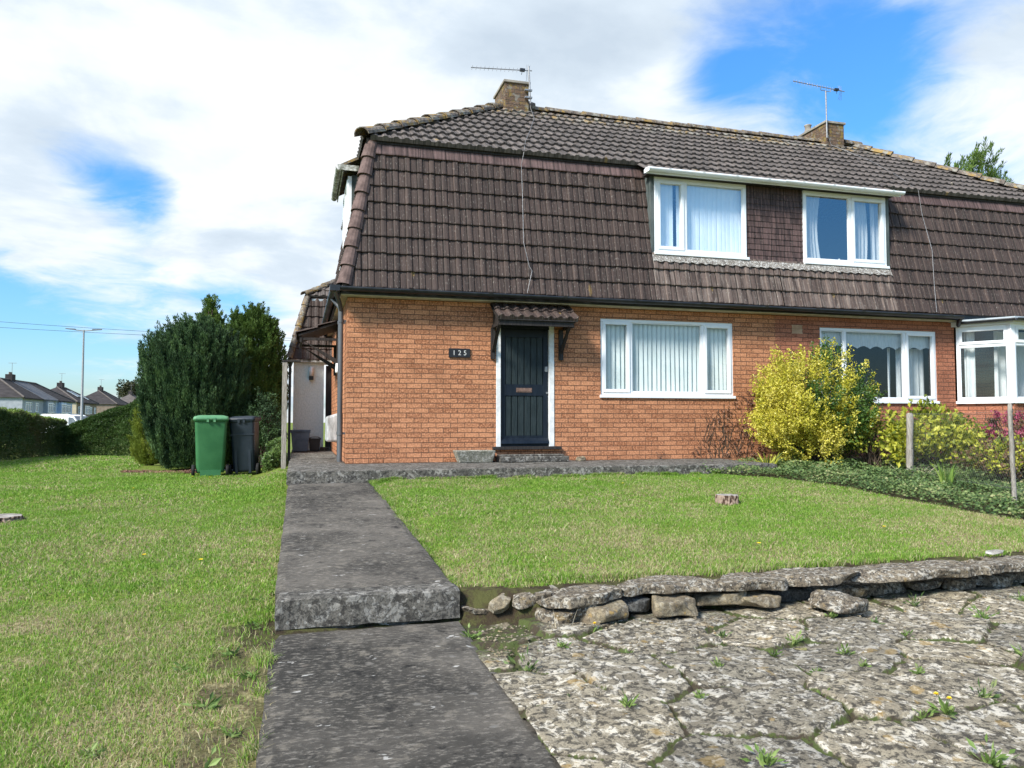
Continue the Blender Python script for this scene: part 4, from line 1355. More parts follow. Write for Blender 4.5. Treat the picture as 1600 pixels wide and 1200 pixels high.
for (h, xa, xb) in ((houseA, 5.46, PX), (houseB, PX, 10.44)):
    m = MB()
    m.box(xa + .04, xb - (.04 if h is houseB else 0), 11.375, YD + .12, 4.715, 4.735)
    m.build('dormer_soffit', BTIMB, h)
    m = MB()
    x0_, x1_ = (xa - .03, xb) if h is houseA else (xa, xb + .03)
    m.box(x0_, x1_, 11.36, 11.375, 4.69, 4.79)
    gutter(m, [(x0_, 11.30, 4.765), (x1_, 11.30, 4.755)], r=.055)
    for k in range(4):
        gut_band(m, (xa + .35 + k * .62, 11.30, 4.762), (1, 0, 0), r=.060, w_=.022)
    if h is houseA:
        m.box(xa - .035, xa - .02, 11.245, 11.40, 4.70, 4.77)
        m.hexa([(xa - .09, 11.28, 4.66), (xa - .02, 11.25, 4.70), (xa - .02, 11.28, 4.70), (xa - .09, 11.31, 4.66)],
               [(xa - .09, 11.28, 4.72), (xa - .02, 11.25, 4.775), (xa - .02, 11.28, 4.775), (xa - .09, 11.31, 4.72)])
    m.build('dormer_gutter', WHITE, h)
    # lead flashing dressed over the tiles below the sills
    vs, fs = [], []
    n_ = int((min(xb, 10.36) - max(xa, 5.6)) / .03)
    for i in range(n_ + 1):
        x = max(xa, 5.6) + i * .03
        wv = .012 * math.sin(x * 2 * math.pi / .165) + .008 * mnoise.noise(Vector((x * 8, 0, 0)))
        vs += [(x, YD + .06, 3.405), (x, YD - .035, 3.385), (x, YD - .078 + wv * .6, 3.270 + wv)]
    for i in range(n_):
        for j in range(2):
            a = i * 3 + j
            fs.append((a, a + 3, a + 4, a + 1))
    m = MB()
    m.add(vs, fs, False)
    fl = m.build('lead_flashing', m_stone('lichened_flashing' if h is houseA else 'lichened_flashing_b', (0.42, 0.38, 0.33), (0.2, 0.17, 0.15), white=(0.75, 0.73, 0.68), wamt=1.0, bamt=.6, orange=.1, sc=6.0), h)

# dormer on the left side slope
for yk in (SDY0, SDY1 - .05):
    m = MB()
    m.box(.80, 1.0, yk, yk + .05, 3.42, 4.72)
    m.build('side_dormer_cheek', CHEEK, houseA)
mxs = Matrix.Translation((.74, SDY0 + .0, 0)) @ Matrix.Rotation(math.radians(-90), 4, 'Z') @ Matrix.Scale(-1, 4, (1, 0, 0))
window(houseA, .0, SDY1 - SDY0, 3.42, 4.70, mx=mxs, panes=[(.0, .75, True), (.75, SDY1 - SDY0, False)], glass=GLASSU, name='side_dormer_window', fw=.06)
m = MB()
gutter(m, [(.585, SDY0 - .15, 4.80), (.585, SDY1 + .2, 4.79)], r=.055)
m.box(.64, .655, SDY0 - .15, SDY1 + .2, 4.72, 4.83)
m.box(.56, .90, SDY0 - .17, SDY0 - .15, 4.74, 4.83)
m.build('side_dormer_gutter', OLDW, houseA)
m = MB()
m.hexa([(.60, SDY0 - .14, 4.80), (1.15, SDY0 - .14, 5.08), (1.15, SDY1 + .2, 5.08), (.60, SDY1 + .2, 4.80)],
       [(.60, SDY0 - .14, 4.84), (1.15, SDY0 - .14, 5.14), (1.15, SDY1 + .2, 5.14), (.60, SDY1 + .2, 4.84)])
m.build('side_dormer_roof', RTILE, houseA)

# front door, frame and sill
m = MB()
m.box(2.972, 3.045, D - .012, D + .095, 0.225, 2.298)
m.box(3.845, 3.928, D - .012, D + .095, 0.225, 2.298)
m.build('door_frame', WPAINT, houseA, bevel=.004)
m = MB()
m.box(3.046, 3.844, D + .0, D + .095, 2.09, 2.298)
m.build('transom', NAVY, houseA)
m = MB()
dy = D + .04
m.box(3.05, 3.13, dy, dy + .045, .27, 2.088)
m.box(3.76, 3.84, dy, dy + .045, .27, 2.088)
m.box(3.13, 3.76, dy, dy + .045, 1.96, 2.088)
m.box(3.13, 3.76, dy, dy + .045, 1.03, 1.21)
m.box(3.13, 3.76, dy, dy + .045, .27, .40)
m.box(3.05, 3.84, dy, dy + .045, .228, .27)
door = m.build('front_door', NAVY, houseA, bevel=.004)
for (za, zb) in ((.40, 1.03), (1.21, 1.96)):
    m = MB()
    pw = .63 / 6
    for k in range(6):
        a = 3.13 + k * pw
        m.box(a + .010, a + pw - .010, dy + .012, dy + .03, za, zb)
    m.box(3.13, 3.76, dy + .03, dy + .04, za, zb)
    m.build('boarded_panel', NAVY2, door, bevel=.003)
m = MB()
m.box(3.31, 3.57, dy - .006, dy, 1.085, 1.155)
m.box(3.325, 3.555, dy - .011, dy - .006, 1.098, 1.142)
m.build('letter_box', COPPER, door, bevel=.002)
m = MB()
m.box(3.785, 3.83, dy - .012, dy, 1.42, 1.50)
m.tube([(3.808, dy - .012, 1.46), (3.808, dy - .022, 1.46)], .012, 10)
m.build('night_latch', METAL, door)
m = MB()
m.tube([(3.818, dy, 1.08), (3.818, dy - .012, 1.08)], .016, 12)
m.build('door_lock', METAL, door)
m = MB()
m.hexa([(3.05, dy - .055, .275), (3.84, dy - .055, .275), (3.84, dy, .275), (3.05, dy, .275)],
       [(3.05, dy - .045, .315), (3.84, dy - .045, .315), (3.84, dy, .365), (3.05, dy, .365)])
m.build('weather_bar', NAVY, door, bevel=.003)
m = MB()
m.box(2.91, 4.03, D - .075, D + .09, .185, .232)
m.build('door_sill', BTIMB, houseA, bevel=.004)
m = MB()
for k in range(14):
    a = 2.975 + k * .0685
    m.box(a, a + .062, D - .006, D + .02, .03, .184)
m.build('soldier_course', BRICK, houseA, bevel=.002)

# canopy over the door: two courses of roll tiles on timber brackets
YF = 11.16
m = MB()
xs0, xs1 = 2.89, 4.13
m.hexa([(xs0, YF + .03, 2.145), (xs1, YF + .03, 2.145), (xs1, D, 2.40), (xs0, D, 2.40)],
       [(xs0, YF + .03, 2.165), (xs1, YF + .03, 2.165), (xs1, D, 2.42), (xs0, D, 2.42)])
m.box(xs0 + .03, xs1 - .03, YF + .03, YF + .06, 2.09, 2.145)
m.box(xs0 + .01, xs0 + .05, YF + .06, D, 2.085, 2.135)
m.box(xs1 - .05, xs1 - .01, YF + .06, D, 2.085, 2.135)
m.poly([(xs0 + .03, YF + .06, 2.14), (xs0 + .03, D, 2.14), (xs0 + .03, D, 2.38)])
m.poly([(xs1 - .03, YF + .06, 2.14), (xs1 - .03, D, 2.14), (xs1 - .03, D, 2.38)])
canopy = m.build('door_canopy', BTIMB, houseA)
Vc = Vector((0, D - YF, 2.47 - 2.185)).normalized()
cl = math.hypot(D - YF, .285)
tile_sheet('canopy_tiles', (xs0 - .02, YF - .01, 2.185), U, Vc, xs1 - xs0 + .05, cl / 2, 2, canopy, MTILE, pitch=.155, amp=.03, lap=.032, tw=.31, seed=41, lo=lambda v: 0, hi=lambda v: xs1 - xs0 + .05)
m = MB()
tile_fill = [(xs0 - .02, YF - .005, 2.165), (xs1 + .03, YF - .005, 2.165), (xs1 + .03, D, 2.45), (xs0 - .02, D, 2.45)]
m.hexa(tile_fill, [(p[0], p[1], p[2] + .018) for p in tile_fill])
m.build('tile_bed', BTIMB, canopy)
for xb in (2.915, 4.035):
    m = MB()
    m.box(xb - .035, xb + .035, D - .05, D - .003, 1.60, 2.09)
    m.hexa([(xb - .027, D - .05, 1.70), (xb + .027, D - .05, 1.70), (xb + .027, D - .05, 1.78), (xb - .027, D - .05, 1.78)],
           [(xb - .027, YF + .10, 2.05), (xb + .027, YF + .10, 2.05), (xb + .027, YF + .04, 2.09), (xb - .027, YF + .04, 2.09)])
    m.build('bracket', BTIMB, canopy, bevel=.004)

# canopy on the left side wall
m = MB()
ya, yb_ = 13.75, 15.1
m.hexa([(-.02, ya, 2.10), (-.02, yb_, 2.10), (HX0, yb_, 2.36), (HX0, ya, 2.36)], [(-.02, ya, 2.135), (-.02, yb_, 2.135), (HX0, yb_, 2.395), (HX0, ya, 2.395)])
m.box(.0, .04, ya + .02, yb_ - .02, 2.0, 2.098)
m.box(.0, HX0, ya + .03, ya + .07, 2.04, 2.085)
m.box(.0, HX0, yb_ - .07, yb_ - .03, 2.04, 2.085)
sc = m.build('side_canopy', BTIMB, houseA)
tile_sheet('canopy_tiles', (-.06, yb_ + .03, 2.135), (0, -1, 0), Vector((.74, 0, .26)), yb_ - ya + .06, .39, 2, sc, MTILE, pitch=.155, amp=.026, lap=.028, seed=42, lo=lambda v: 0, hi=lambda v: yb_ - ya + .06)
for yk in (ya + .05, yb_ - .05):
    m = MB()
    m.box(HX0 - .05, HX0 - .003, yk - .03, yk + .03, 1.50, 2.04)
    m.hexa([(HX0 - .05, yk - .025, 1.62), (HX0 - .05, yk + .025, 1.62), (HX0 - .05, yk + .025, 1.72), (HX0 - .05, yk - .025, 1.72)],
           [(.10, yk - .025, 2.0), (.10, yk + .025, 2.0), (.04, yk + .025, 2.04), (.04, yk - .025, 2.04)])
    m.build('bracket', BTIMB, sc, bevel=.004)
m = MB()
m.box(HX0 + .03, HX0 + .07, 13.96, 14.84, .06, 2.09)
m.build('side_door', WPAINT, houseA)
# grey meter box on the side wall
m = MB()
m.hexa([(.42, 12.55, .30), (HX0, 12.55, .30), (HX0, 13.0, .30), (.42, 13.0, .30)], [(.42, 12.55, .70), (HX0, 12.55, .78), (HX0, 13.0, .78), (.42, 13.0, .70)])
mb_ = m.build('meter_box', m_noisy('stained_white_box', (0.22, 0.22, 0.21), (0.56, 0.57, 0.57), 9.0, 0.7, 0.3, 0.1, stretch=(1, 1, .25)), houseA, bevel=.035)
m = MB()
m.lathe([(.0, 0), (.06, .0), (.065, .03), (.055, .16), (.0, .17)], (HX0 - .03, 13.35, 1.45), 12)
m.build('wall_lamp', WPAINT, houseA)

# neighbour's canted bay window
bx0, bx1, by_, bz0, bz1 = 11.86, 14.2, 10.88, 1.0, 2.42
cA = Vector((bx0, D, 0))
cB = Vector((12.38, by_, 0))
cC = Vector((13.68, by_, 0))
cD = Vector((bx1, D, 0))
bay = MB()
t_ = 0.05
for (a, b_) in ((cA, cB), (cB, cC), (cC, cD)):
    d = (b_ - a).normalized()
    n_ = Vector((d.y, -d.x, 0))
    bay.hexa([a, b_, b_ - n_ * t_, a - n_ * t_], [p + Vector((0, 0, bz0 - .06)) for p in (a, b_, b_ - n_ * t_, a - n_ * t_)])
bw = bay.build('bay_base', BRICK2, houseB)
frs = []
for i, (a, b_) in enumerate(((cA, cB), (cB, cC), (cC, cD))):
    d = (b_ - a)
    L = d.length
    ang = math.atan2(d.y, d.x)
    mx = Matrix.Translation((a.x, a.y, 0)) @ Matrix.Rotation(ang, 4, 'Z')
    zt = 2.03
    if i == 1:
        panes = [(.03, L * .5, True, zt, bz1 - .03), (L * .5, L - .03, True, zt, bz1 - .03), (.03, L * .5, False, bz0, zt), (L * .5, L - .03, False, bz0, zt)]
    else:
        panes = [(.03, L - .03, True, zt, bz1 - .03), (.03, L - .03, False, bz0, zt)]
    fr, gl = window(houseB, .03, L - .03, bz0, bz1 - .03, mx=mx, panes=panes, name='bay_window', fw=.055, transoms=[(.03, L - .03, zt)], sill=.05)
    curtain(fr, .12, .30, bz0 + .05, bz1 - .1, .22, NET, mx=mx, wave=.11)
    if i == 1:
        curtain(fr, .2, L - .2, bz0 + .05, bz1 - .1, .55, NET, mx=mx, wave=.15)
for p in (cB, cC):
    m = MB()
    m.box(p.x - .055, p.x + .055, by_ - .02, by_ + .09, bz0 - .05, bz1)
    m.build('bay_post', WHITE, houseB, bevel=.01)
m = MB()
out = [(bx0 - .12, D - .001, 0), (bx0 - .10, D - .10, 0), (12.30, by_ - .14, 0), (13.76, by_ - .14, 0), (bx1 + .10, D - .10, 0), (bx1 + .12, D - .001, 0)]
n_ = len(out)
for (za, zb, shr, mat, nm) in ((bz1 + .055, bz1 + .085, 0, LEAD, 'bay_roof'), (bz1 - .03, bz1 + .055, .06, WHITE, 'bay_fascia')):
    m = MB()
    cx_, cy_ = 13.03, D
    pts = [(cx_ + (p[0] - cx_) * (1 - shr * .7), cy_ + (p[1] - cy_) * (1 - shr * 1.2)) for p in out]
    m.add([(p[0], p[1], za) for p in pts] + [(p[0], p[1], zb) for p in pts],
          [tuple(range(n_))[::-1], tuple(range(n_, 2 * n_))] + [(i, (i + 1) % n_, n_ + (i + 1) % n_, n_ + i) for i in range(n_)])
    m.build(nm, mat, houseB)
m = MB()
gutter(m, [(bx0 - .06, D - .17, bz1 + .05), (12.27, by_ - .18, bz1 + .05), (13.8, by_ - .18, bz1 + .05), (bx1 + .1, D - .15, bz1 + .05)], r=.05)
m.build('bay_gutter', BLACK, houseB)


# ------------------------------------------------------------------ foliage
def leaves(name, P, Dr, L, Wd, mat, parent=None, seed=0, fold=0.25, rnd=None, Nn=None, lmin=.6, lmax=1.25):
    """P (n,3) leaf feet, Dr (n,3) leaf directions; four-point leaves with a little fold"""
    rg = np.random.default_rng(seed)
    n = len(P)
    Dr = Dr / np.maximum(np.linalg.norm(Dr, axis=1, keepdims=True), 1e-6)
    R_ = rg.normal(size=(n, 3)) if Nn is None else Nn + rg.normal(size=(n, 3)) * .35
    S = np.cross(Dr, R_)
    S /= np.maximum(np.linalg.norm(S, axis=1, keepdims=True), 1e-6)
    Nm = np.cross(S, Dr)
    l = L * rg.uniform(lmin, lmax, (n, 1))
    w_ = Wd * rg.uniform(.7, 1.2, (n, 1))
    a = P
    b_ = P + Dr * l * .5 + S * w_ * .5 + Nm * w_ * fold
    c = P + Dr * l
    d = P + Dr * l * .5 - S * w_ * .5 + Nm * w_ * fold
    co = np.stack([a, b_, c, d], 1).reshape(-1, 3)
    k = np.arange(n) * 4
    tri = np.concatenate([np.stack([k, k + 1, k + 2], 1), np.stack([k, k + 2, k + 3], 1)], 0)
    r = rg.random(n) if rnd is None else rnd
    return npmesh(name, co, tri, mat, parent, attrs={'rnd': np.repeat(r, 4)}, tri=True)


def plumes(rg, base, dirs, length, n_per, spread, taper=1.0):
    """blades gathered round upright plume axes"""
    m_ = len(base)
    t = rg.random((m_, n_per)) ** 0.8
    ax = base[:, None, :] + dirs[:, None, :] * (t * length[:, None])[..., None]
    rad = spread[:, None] * (1.0 - taper * t * .85) * np.sqrt(rg.random((m_, n_per)))
    v = rg.normal(size=(m_, n_per, 3))
    v -= dirs[:, None, :] * np.sum(v * dirs[:, None, :], 2, keepdims=True)
    v /= np.maximum(np.linalg.norm(v, axis=2, keepdims=True), 1e-6)
    P = ax + v * rad[..., None]
    Dd = dirs[:, None, :] * 1.0 + v * rg.uniform(.25, 1.0, (m_, n_per, 1)) + np.array([0, 0, .35])
    return P.reshape(-1, 3), Dd.reshape(-1, 3)


def conifer(name, label, cx, cy, prof, n_pl, plen, spread, n_per, blade, bw, mat, rx=1.0, ry=1.0, seed=1, up=1.6, trunk_h=1.0, inner=0.35, lumps=0.22, trunk_r=.07, fill=26000):
    rg = np.random.default_rng(seed)
    z0 = gz(cx, cy)
    root = thing(name, label, 'tree', (cx, cy, z0))
    H = prof[-1][0]
    hs = np.array([p[0] for p in prof])
    rs = np.array([p[1] for p in prof])
    # more plumes where the profile is wide
    hh = rg.uniform(0, 1, n_pl * 6) * H
    keep = rg.random(len(hh)) < (np.interp(hh, hs, rs) / rs.max() * .9 + .12)
    hh = hh[keep][:n_pl]
    n = len(hh)
    th = rg.uniform(0, 2 * np.pi, n)
    lob = 1 + lumps * (np.sin(th * 3 + seed) * .5 + np.sin(th * 5 + 2.1 * seed + hh * 1.3) * .5)
    fr = np.where(rg.random(n) < inner, rg.uniform(.35, .8, n), rg.uniform(.86, 1.02, n))
    r = np.interp(hh, hs, rs) * lob * fr
    x, y = np.cos(th) * r * rx, np.sin(th) * r * ry
    base = np.stack([cx + x, cy + y, z0 + hh], 1)
    out = np.stack([np.cos(th), np.sin(th), np.zeros(n)], 1)
    slope = np.gradient(rs, hs)
    dirs = out * (0.35 + .25 * rg.random((n, 1))) + np.array([0, 0, 1.0]) * up * rg.uniform(.6, 1.1, (n, 1)) + rg.normal(size=(n, 3)) * .18
    dirs /= np.linalg.norm(dirs, axis=1, keepdims=True)
    base = base - dirs * (plen * .5)
    base[:, 2] = np.maximum(base[:, 2], z0 + .02)
    ln_ = plen * rg.uniform(.6, 1.3, n)
    P, Dd = plumes(rg, base, dirs, ln_, n_per, spread * rg.uniform(.7, 1.3, n))
    pr = np.repeat(rg.random(n), n_per)
    rnd = np.clip(.5 * pr + .5 * rg.random(len(P)), 0, 1)
    # shaded inner sprays behind the outer plumes
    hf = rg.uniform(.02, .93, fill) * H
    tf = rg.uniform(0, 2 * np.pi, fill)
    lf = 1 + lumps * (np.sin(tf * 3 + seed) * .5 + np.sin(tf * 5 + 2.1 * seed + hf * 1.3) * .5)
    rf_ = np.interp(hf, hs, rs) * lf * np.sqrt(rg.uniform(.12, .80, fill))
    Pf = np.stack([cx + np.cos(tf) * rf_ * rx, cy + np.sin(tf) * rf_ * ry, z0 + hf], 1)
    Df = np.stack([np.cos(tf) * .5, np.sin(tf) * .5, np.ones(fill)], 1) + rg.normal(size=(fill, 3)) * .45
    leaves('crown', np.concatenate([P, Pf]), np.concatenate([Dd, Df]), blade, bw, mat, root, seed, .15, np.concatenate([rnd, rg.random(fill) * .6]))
    m = MB()
    m.tube([(cx, cy, z0 - .05), (cx + .03, cy, z0 + trunk_h * .5), (cx, cy + .03, z0 + trunk_h)], [trunk_r, trunk_r * .8, trunk_r * .45], 8)
    rr = random.Random(seed)
    for k in range(7):
        a = rr.uniform(0, 6.28)
        zz = z0 + trunk_h * rr.uniform(.25, .9)
        R2 = float(np.interp(zz - z0 + .3, hs, rs)) * .75
        m.tube([(cx, cy, zz), (cx + math.cos(a) * R2 * .5, cy + math.sin(a) * R2 * .5, zz + .25), (cx + math.cos(a) * R2, cy + math.sin(a) * R2, zz + .6)], [trunk_r * .5, trunk_r * .35, .01], 6)
    m.build('trunk', BARK, root)
    return root


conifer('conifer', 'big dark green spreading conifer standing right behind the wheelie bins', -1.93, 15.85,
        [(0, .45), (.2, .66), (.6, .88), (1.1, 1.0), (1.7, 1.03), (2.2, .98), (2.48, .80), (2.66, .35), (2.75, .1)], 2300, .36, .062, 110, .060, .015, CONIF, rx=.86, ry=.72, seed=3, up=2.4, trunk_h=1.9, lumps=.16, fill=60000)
conifer('conifer', 'pointed olive green conifer rising behind the dark spreading one', -1.90, 18.0,
        [(0, .6), (1.2, .78), (2.2, .66), (2.8, .42), (3.3, .16), (3.6, .03)], 900, .26, .075, 90, .06, .018, CONIG, seed=5, up=1.1, trunk_h=3.2, lumps=.08, fill=30000)
conifer('conifer', 'rounded upright olive conifer between the dark spreading conifer and the grey wooden post', -.93, 16.7,
        [(0, .42), (.6, .58), (1.4, .66), (2.2, .66), (2.75, .54), (3.1, .30), (3.25, .08)], 1100, .26, .070, 100, .058, .018, CONIG, seed=6, up=1.3, trunk_h=2.4, lumps=.08, fill=40000)
conifer('conifer', 'low yellow-green conifer at the left edge of the dark spreading one', -2.95, 17.4,
        [(0, .22), (.3, .34), (.8, .38), (1.1, .26), (1.3, .05)], 300, .22, .06, 80, .05, .015, CONIY, seed=7, up=1.0, trunk_h=.9, fill=6000)
# dead interior branches of the right-hand conifer's shaded foot
rr = random.Random(5)


def hedge(name, label, pts, h0, h1, width, n, mat, seed, leaf=.05, topmat=None):
    """pts: plan polyline; leaves over the faces and through the skin of a clipped body, stems inside"""
    rg = np.random.default_rng(seed)
    root = thing(name, label, 'hedge', (pts[0][0], pts[0][1], gz(*pts[0])))
    A = np.array(pts[0])
    B = np.array(pts[1])
    L = np.linalg.norm(B - A)
    d = (B - A) / L
    nrm = np.array([-d[1], d[0]])
    t = rg.random(n)
    which = rg.random(n)
    H = np.interp(t, [0, 1], [h0, h1]) + (vnoise(t * L, t * 0, .6, seed) - .5) * .12
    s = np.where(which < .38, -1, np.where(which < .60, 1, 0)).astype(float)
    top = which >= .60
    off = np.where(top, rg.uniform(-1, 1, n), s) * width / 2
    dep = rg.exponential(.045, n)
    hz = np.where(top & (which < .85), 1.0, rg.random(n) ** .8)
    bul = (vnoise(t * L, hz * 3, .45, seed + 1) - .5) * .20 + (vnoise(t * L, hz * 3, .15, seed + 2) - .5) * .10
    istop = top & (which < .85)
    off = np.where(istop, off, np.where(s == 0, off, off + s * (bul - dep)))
    z = np.where(istop, H + bul * .6 - dep + .03, H * hz)
    px_ = A[0] + d[0] * t * L + nrm[0] * off
    py_ = A[1] + d[1] * t * L + nrm[1] * off
    zg = ground_z(px_, py_)
    P = np.stack([px_, py_, zg + z], 1)
    Dd = np.stack([nrm[0] * off * 2, nrm[1] * off * 2, np.where(istop, 1.2, .3)], 1) + rg.normal(size=(n, 3)) * .6
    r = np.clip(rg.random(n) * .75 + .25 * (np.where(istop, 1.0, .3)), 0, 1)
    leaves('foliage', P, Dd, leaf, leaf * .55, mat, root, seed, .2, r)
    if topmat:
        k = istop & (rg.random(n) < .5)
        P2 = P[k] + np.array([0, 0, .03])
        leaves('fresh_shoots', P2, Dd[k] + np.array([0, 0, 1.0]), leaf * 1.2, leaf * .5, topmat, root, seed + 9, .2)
    m = MB()
    rr = random.Random(seed)
    for k in range(int(L / .35)):
        a = A + d * (k * .35 + rr.uniform(0, .2)) + nrm * rr.uniform(-.1, .1)
        g = gz(a[0], a[1])
        hh = (h0 + (h1 - h0) * k * .35 / L) * .85
        m.tube([(a[0], a[1], g - .03), (a[0] + rr.uniform(-.1, .1), a[1] + rr.uniform(-.1, .1), g + hh * .5), (a[0] + rr.uniform(-.2, .2), a[1] + rr.uniform(-.2, .2), g + hh)], [.025, .018, .006], 5)
    m.build('stems', BARK, root)
    return root


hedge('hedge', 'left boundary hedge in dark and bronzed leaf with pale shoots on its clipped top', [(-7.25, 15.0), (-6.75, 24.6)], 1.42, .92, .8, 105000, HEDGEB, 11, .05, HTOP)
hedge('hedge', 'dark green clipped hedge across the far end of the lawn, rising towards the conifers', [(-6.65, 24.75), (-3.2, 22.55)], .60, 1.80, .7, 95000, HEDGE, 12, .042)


def bush(name, label, c, rad, H, n, sprigs, mats, leaf, seed, cat='bush', sp_len=.4, open_=.15, group=None, lw=.5, stems=16, low=.25):
    """rounded shrub: leafy sprigs pointing up and out of a lumpy body, real stems inside"""
    rg = np.random.default_rng(seed)
    z0 = gz(c[0], c[1])
    root = thing(name, label, cat, (c[0], c[1], z0), group)
    v = rg.normal(size=(sprigs, 3))
    v[:, 2] = np.abs(v[:, 2]) * .95 - low
    v /= np.linalg.norm(v, axis=1, keepdims=True)
    fr = rg.uniform(.45, 1.0, sprigs) ** .5
    lump = 1 + .20 * np.sin(v[:, 0] * 11 + v[:, 2] * 9 + seed) * .6 + .16 * np.sin(v[:, 0] * 6 + seed) * np.cos(v[:, 2] * 7 + seed * 2)
    p = v * (fr * lump)[:, None] * np.array([rad[0], rad[1], H * .55]) + np.array([c[0], c[1], z0 + H * .46])
    d = v * .6 + np.array([0, 0, .9]) + rg.normal(size=v.shape) * .2
    d /= np.linalg.norm(d, axis=1, keepdims=True)
    p[:, 2] = np.maximum(p[:, 2], z0 + .06)
    per = n // sprigs
    t = rg.random((sprigs, per))
    P = p[:, None, :] + d[:, None, :] * (t * sp_len)[..., None] + rg.normal(size=(sprigs, per, 3)) * .022
    Dd = d[:, None, :] * .6 + rg.normal(size=(sprigs, per, 3)) * .75
    P = P.reshape(-1, 3)
    Dd = Dd.reshape(-1, 3)
    P[:, 2] = np.maximum(P[:, 2], z0 + .02)
    sel = np.zeros(sprigs, dtype=int) if len(mats) == 1 else mats[1](p, v, rg)
    pr = np.repeat(rg.random(sprigs), per)
    rnd = np.clip(.35 * pr + .65 * rg.random(len(P)), 0, 1)
    for k, mt in enumerate(mats[0]):
        kk = np.repeat(sel, per) == k
        if kk.any():
            leaves('foliage', P[kk], Dd[kk], leaf, leaf * lw, mt, root, seed + k, .2, rnd[kk])
    m = MB()
    rr = random.Random(seed)
    for k in range(stems):
        q = p[rr.randrange(sprigs)]
        b0 = Vector((c[0] + rr.uniform(-.12, .12), c[1] + rr.uniform(-.12, .12), z0 - .03))
        q = Vector(q)
        mid = b0.lerp(q, .5) + Vector((0, 0, .08))
        m.tube([b0, mid, q], [.014, .009, .004], 5)
    m.build('stems', BARK, root)
    return root


def euo_sel(p, v, rg):
    s = vnoise(p[:, 0] * 1.6, p[:, 2] * .6, .30, 4) * .9 + rg.random(len(p)) * .45 - (v[:, 0] * .35)
    return (s > .64).astype(int)


bush('variegated_bush', 'large bush with bright yellow and green leaves against the brick wall', (8.08, 10.75), (.84, .62), 1.70, 76000, 1300, ([EUOG, EUOY], euo_sel), .047, 21, sp_len=.36, stems=30, low=.80)
bush('yellow_leaf_shrub', 'loose autumn yellow shrub on the boundary between the two fence posts', (9.35, 9.65), (.68, .34), .80, 3600, 340, ([YSHRUB], lambda *a: np.zeros(len(a[0]), int)), .085, 22, 'shrub', sp_len=.30, lw=.75, stems=60, low=.65)
bush('yellow_leaf_shrub', 'rusty green shrub behind the leaning stick fence post at the right edge', (9.15, 8.1), (.55, .36), .50, 3600, 260, ([RUSTY, YSHRUB], lambda p, v, rg: (rg.random(len(p)) > .45).astype(int)), .055, 23, 'shrub', sp_len=.2, lw=.7, stems=40, low=.3)
bush('yellow_leaf_shrub', 'thin leafy stems just left of the grey fence post', (8.85, 10.3), (.40, .25), .66, 1300, 130, ([YSHRUB], lambda *a: np.zeros(len(a[0]), int)), .055, 24, 'shrub', sp_len=.26, lw=.7, stems=34)
bush('hydrangea', 'hydrangea with dull pink flower heads at the right edge below the bay window', (10.95, 9.75), (.50, .4), .86, 5200, 130, ([RUSTY, PINK], lambda p, v, rg: ((v[:, 2] > .0) & (rg.random(len(p)) > .35)).astype(int)), .04, 25, 'shrub', sp_len=.1, lw=.8, stems=30)
bush('dark_shrub', 'dark half-bare shrub in shadow behind the grey gate post', (-.70, 15.7), (.34, .40), 1.30, 8000, 260, ([CONIF], lambda *a: np.zeros(len(a[0]), int)), .05, 26, 'shrub', sp_len=.25, stems=60, low=.4)


# low ivy
def groundcover(name, label, pts_fn, n, hgt, leaf, mat, seed, cat='ivy'):
    rg = np.random.default_rng(seed)
    x, y, k = pts_fn(rg, n)
    x, y = x[k], y[k]
    n = len(x)
    hh = hgt * (0.35 + vnoise(x, y, .35, seed) * 1.1)
    z = ground_z(x, y) + hh * rg.random(n) ** .6
    P = np.stack([x, y, z], 1)
    Dd = rg.normal(size=(n, 3)) * np.array([1, 1, .35]) + np.array([0, 0, .15])
    Nn = np.tile(np.array([0, -.3, 1.0]), (n, 1))
    o = leaves(name, P, Dd, leaf, leaf * .8, mat, None, seed, .12, None, Nn)
    tag(o, label, cat, None, 'stuff')
    return o


def ivy_pts(rg, n):
    x = rg.uniform(5.3, 11.5, n)
    y = rg.uniform(5.2, 11.3, n)
    xe = np.interp(y, [4.3, 5.6, 6.5, 8.4, 9.4, 10.0, 10.6], [7.6, 6.6, 6.62, 6.55, 6.2, 5.55, 5.9]) + (vnoise(y, y * 0, 0.5, 5) - .5) * .25
    k = (x > xe) & (x < xe + 2.1 + (y - 5) * .35)
    k &= ~((y > 10.75) & (x < 6.1))
    return x, y, k


groundcover('ivy_groundcover', 'dark ivy spreading along the foot of the yellow bush and the lawn edge', ivy_pts, 60000, .13, .038, IVY, 31)


def ivy2(rg, n):
    x = rg.uniform(-.56, -.26, n)
    y = rg.uniform(13.3, 15.6, n)
    return x, y, np.ones(n, bool)


o = groundcover('ivy_groundcover', 'ivy and low leaves between the slate bin and the grey post', ivy2, 5000, .36, .05, HEDGE, 33)


def soil_pts(rg, n):
    x = rg.uniform(-3.0, -1.55, n)
    y = rg.uniform(14.2, 15.2, n)
    return x, y, ((x + 2.2) ** 2 / .6 + (y - 14.75) ** 2 / .16 < 1)


groundcover('clippings', 'dry brown clippings under the dark conifer beside the green bin', soil_pts, 7000, .03, .03, DEADL, 34, 'clippings')

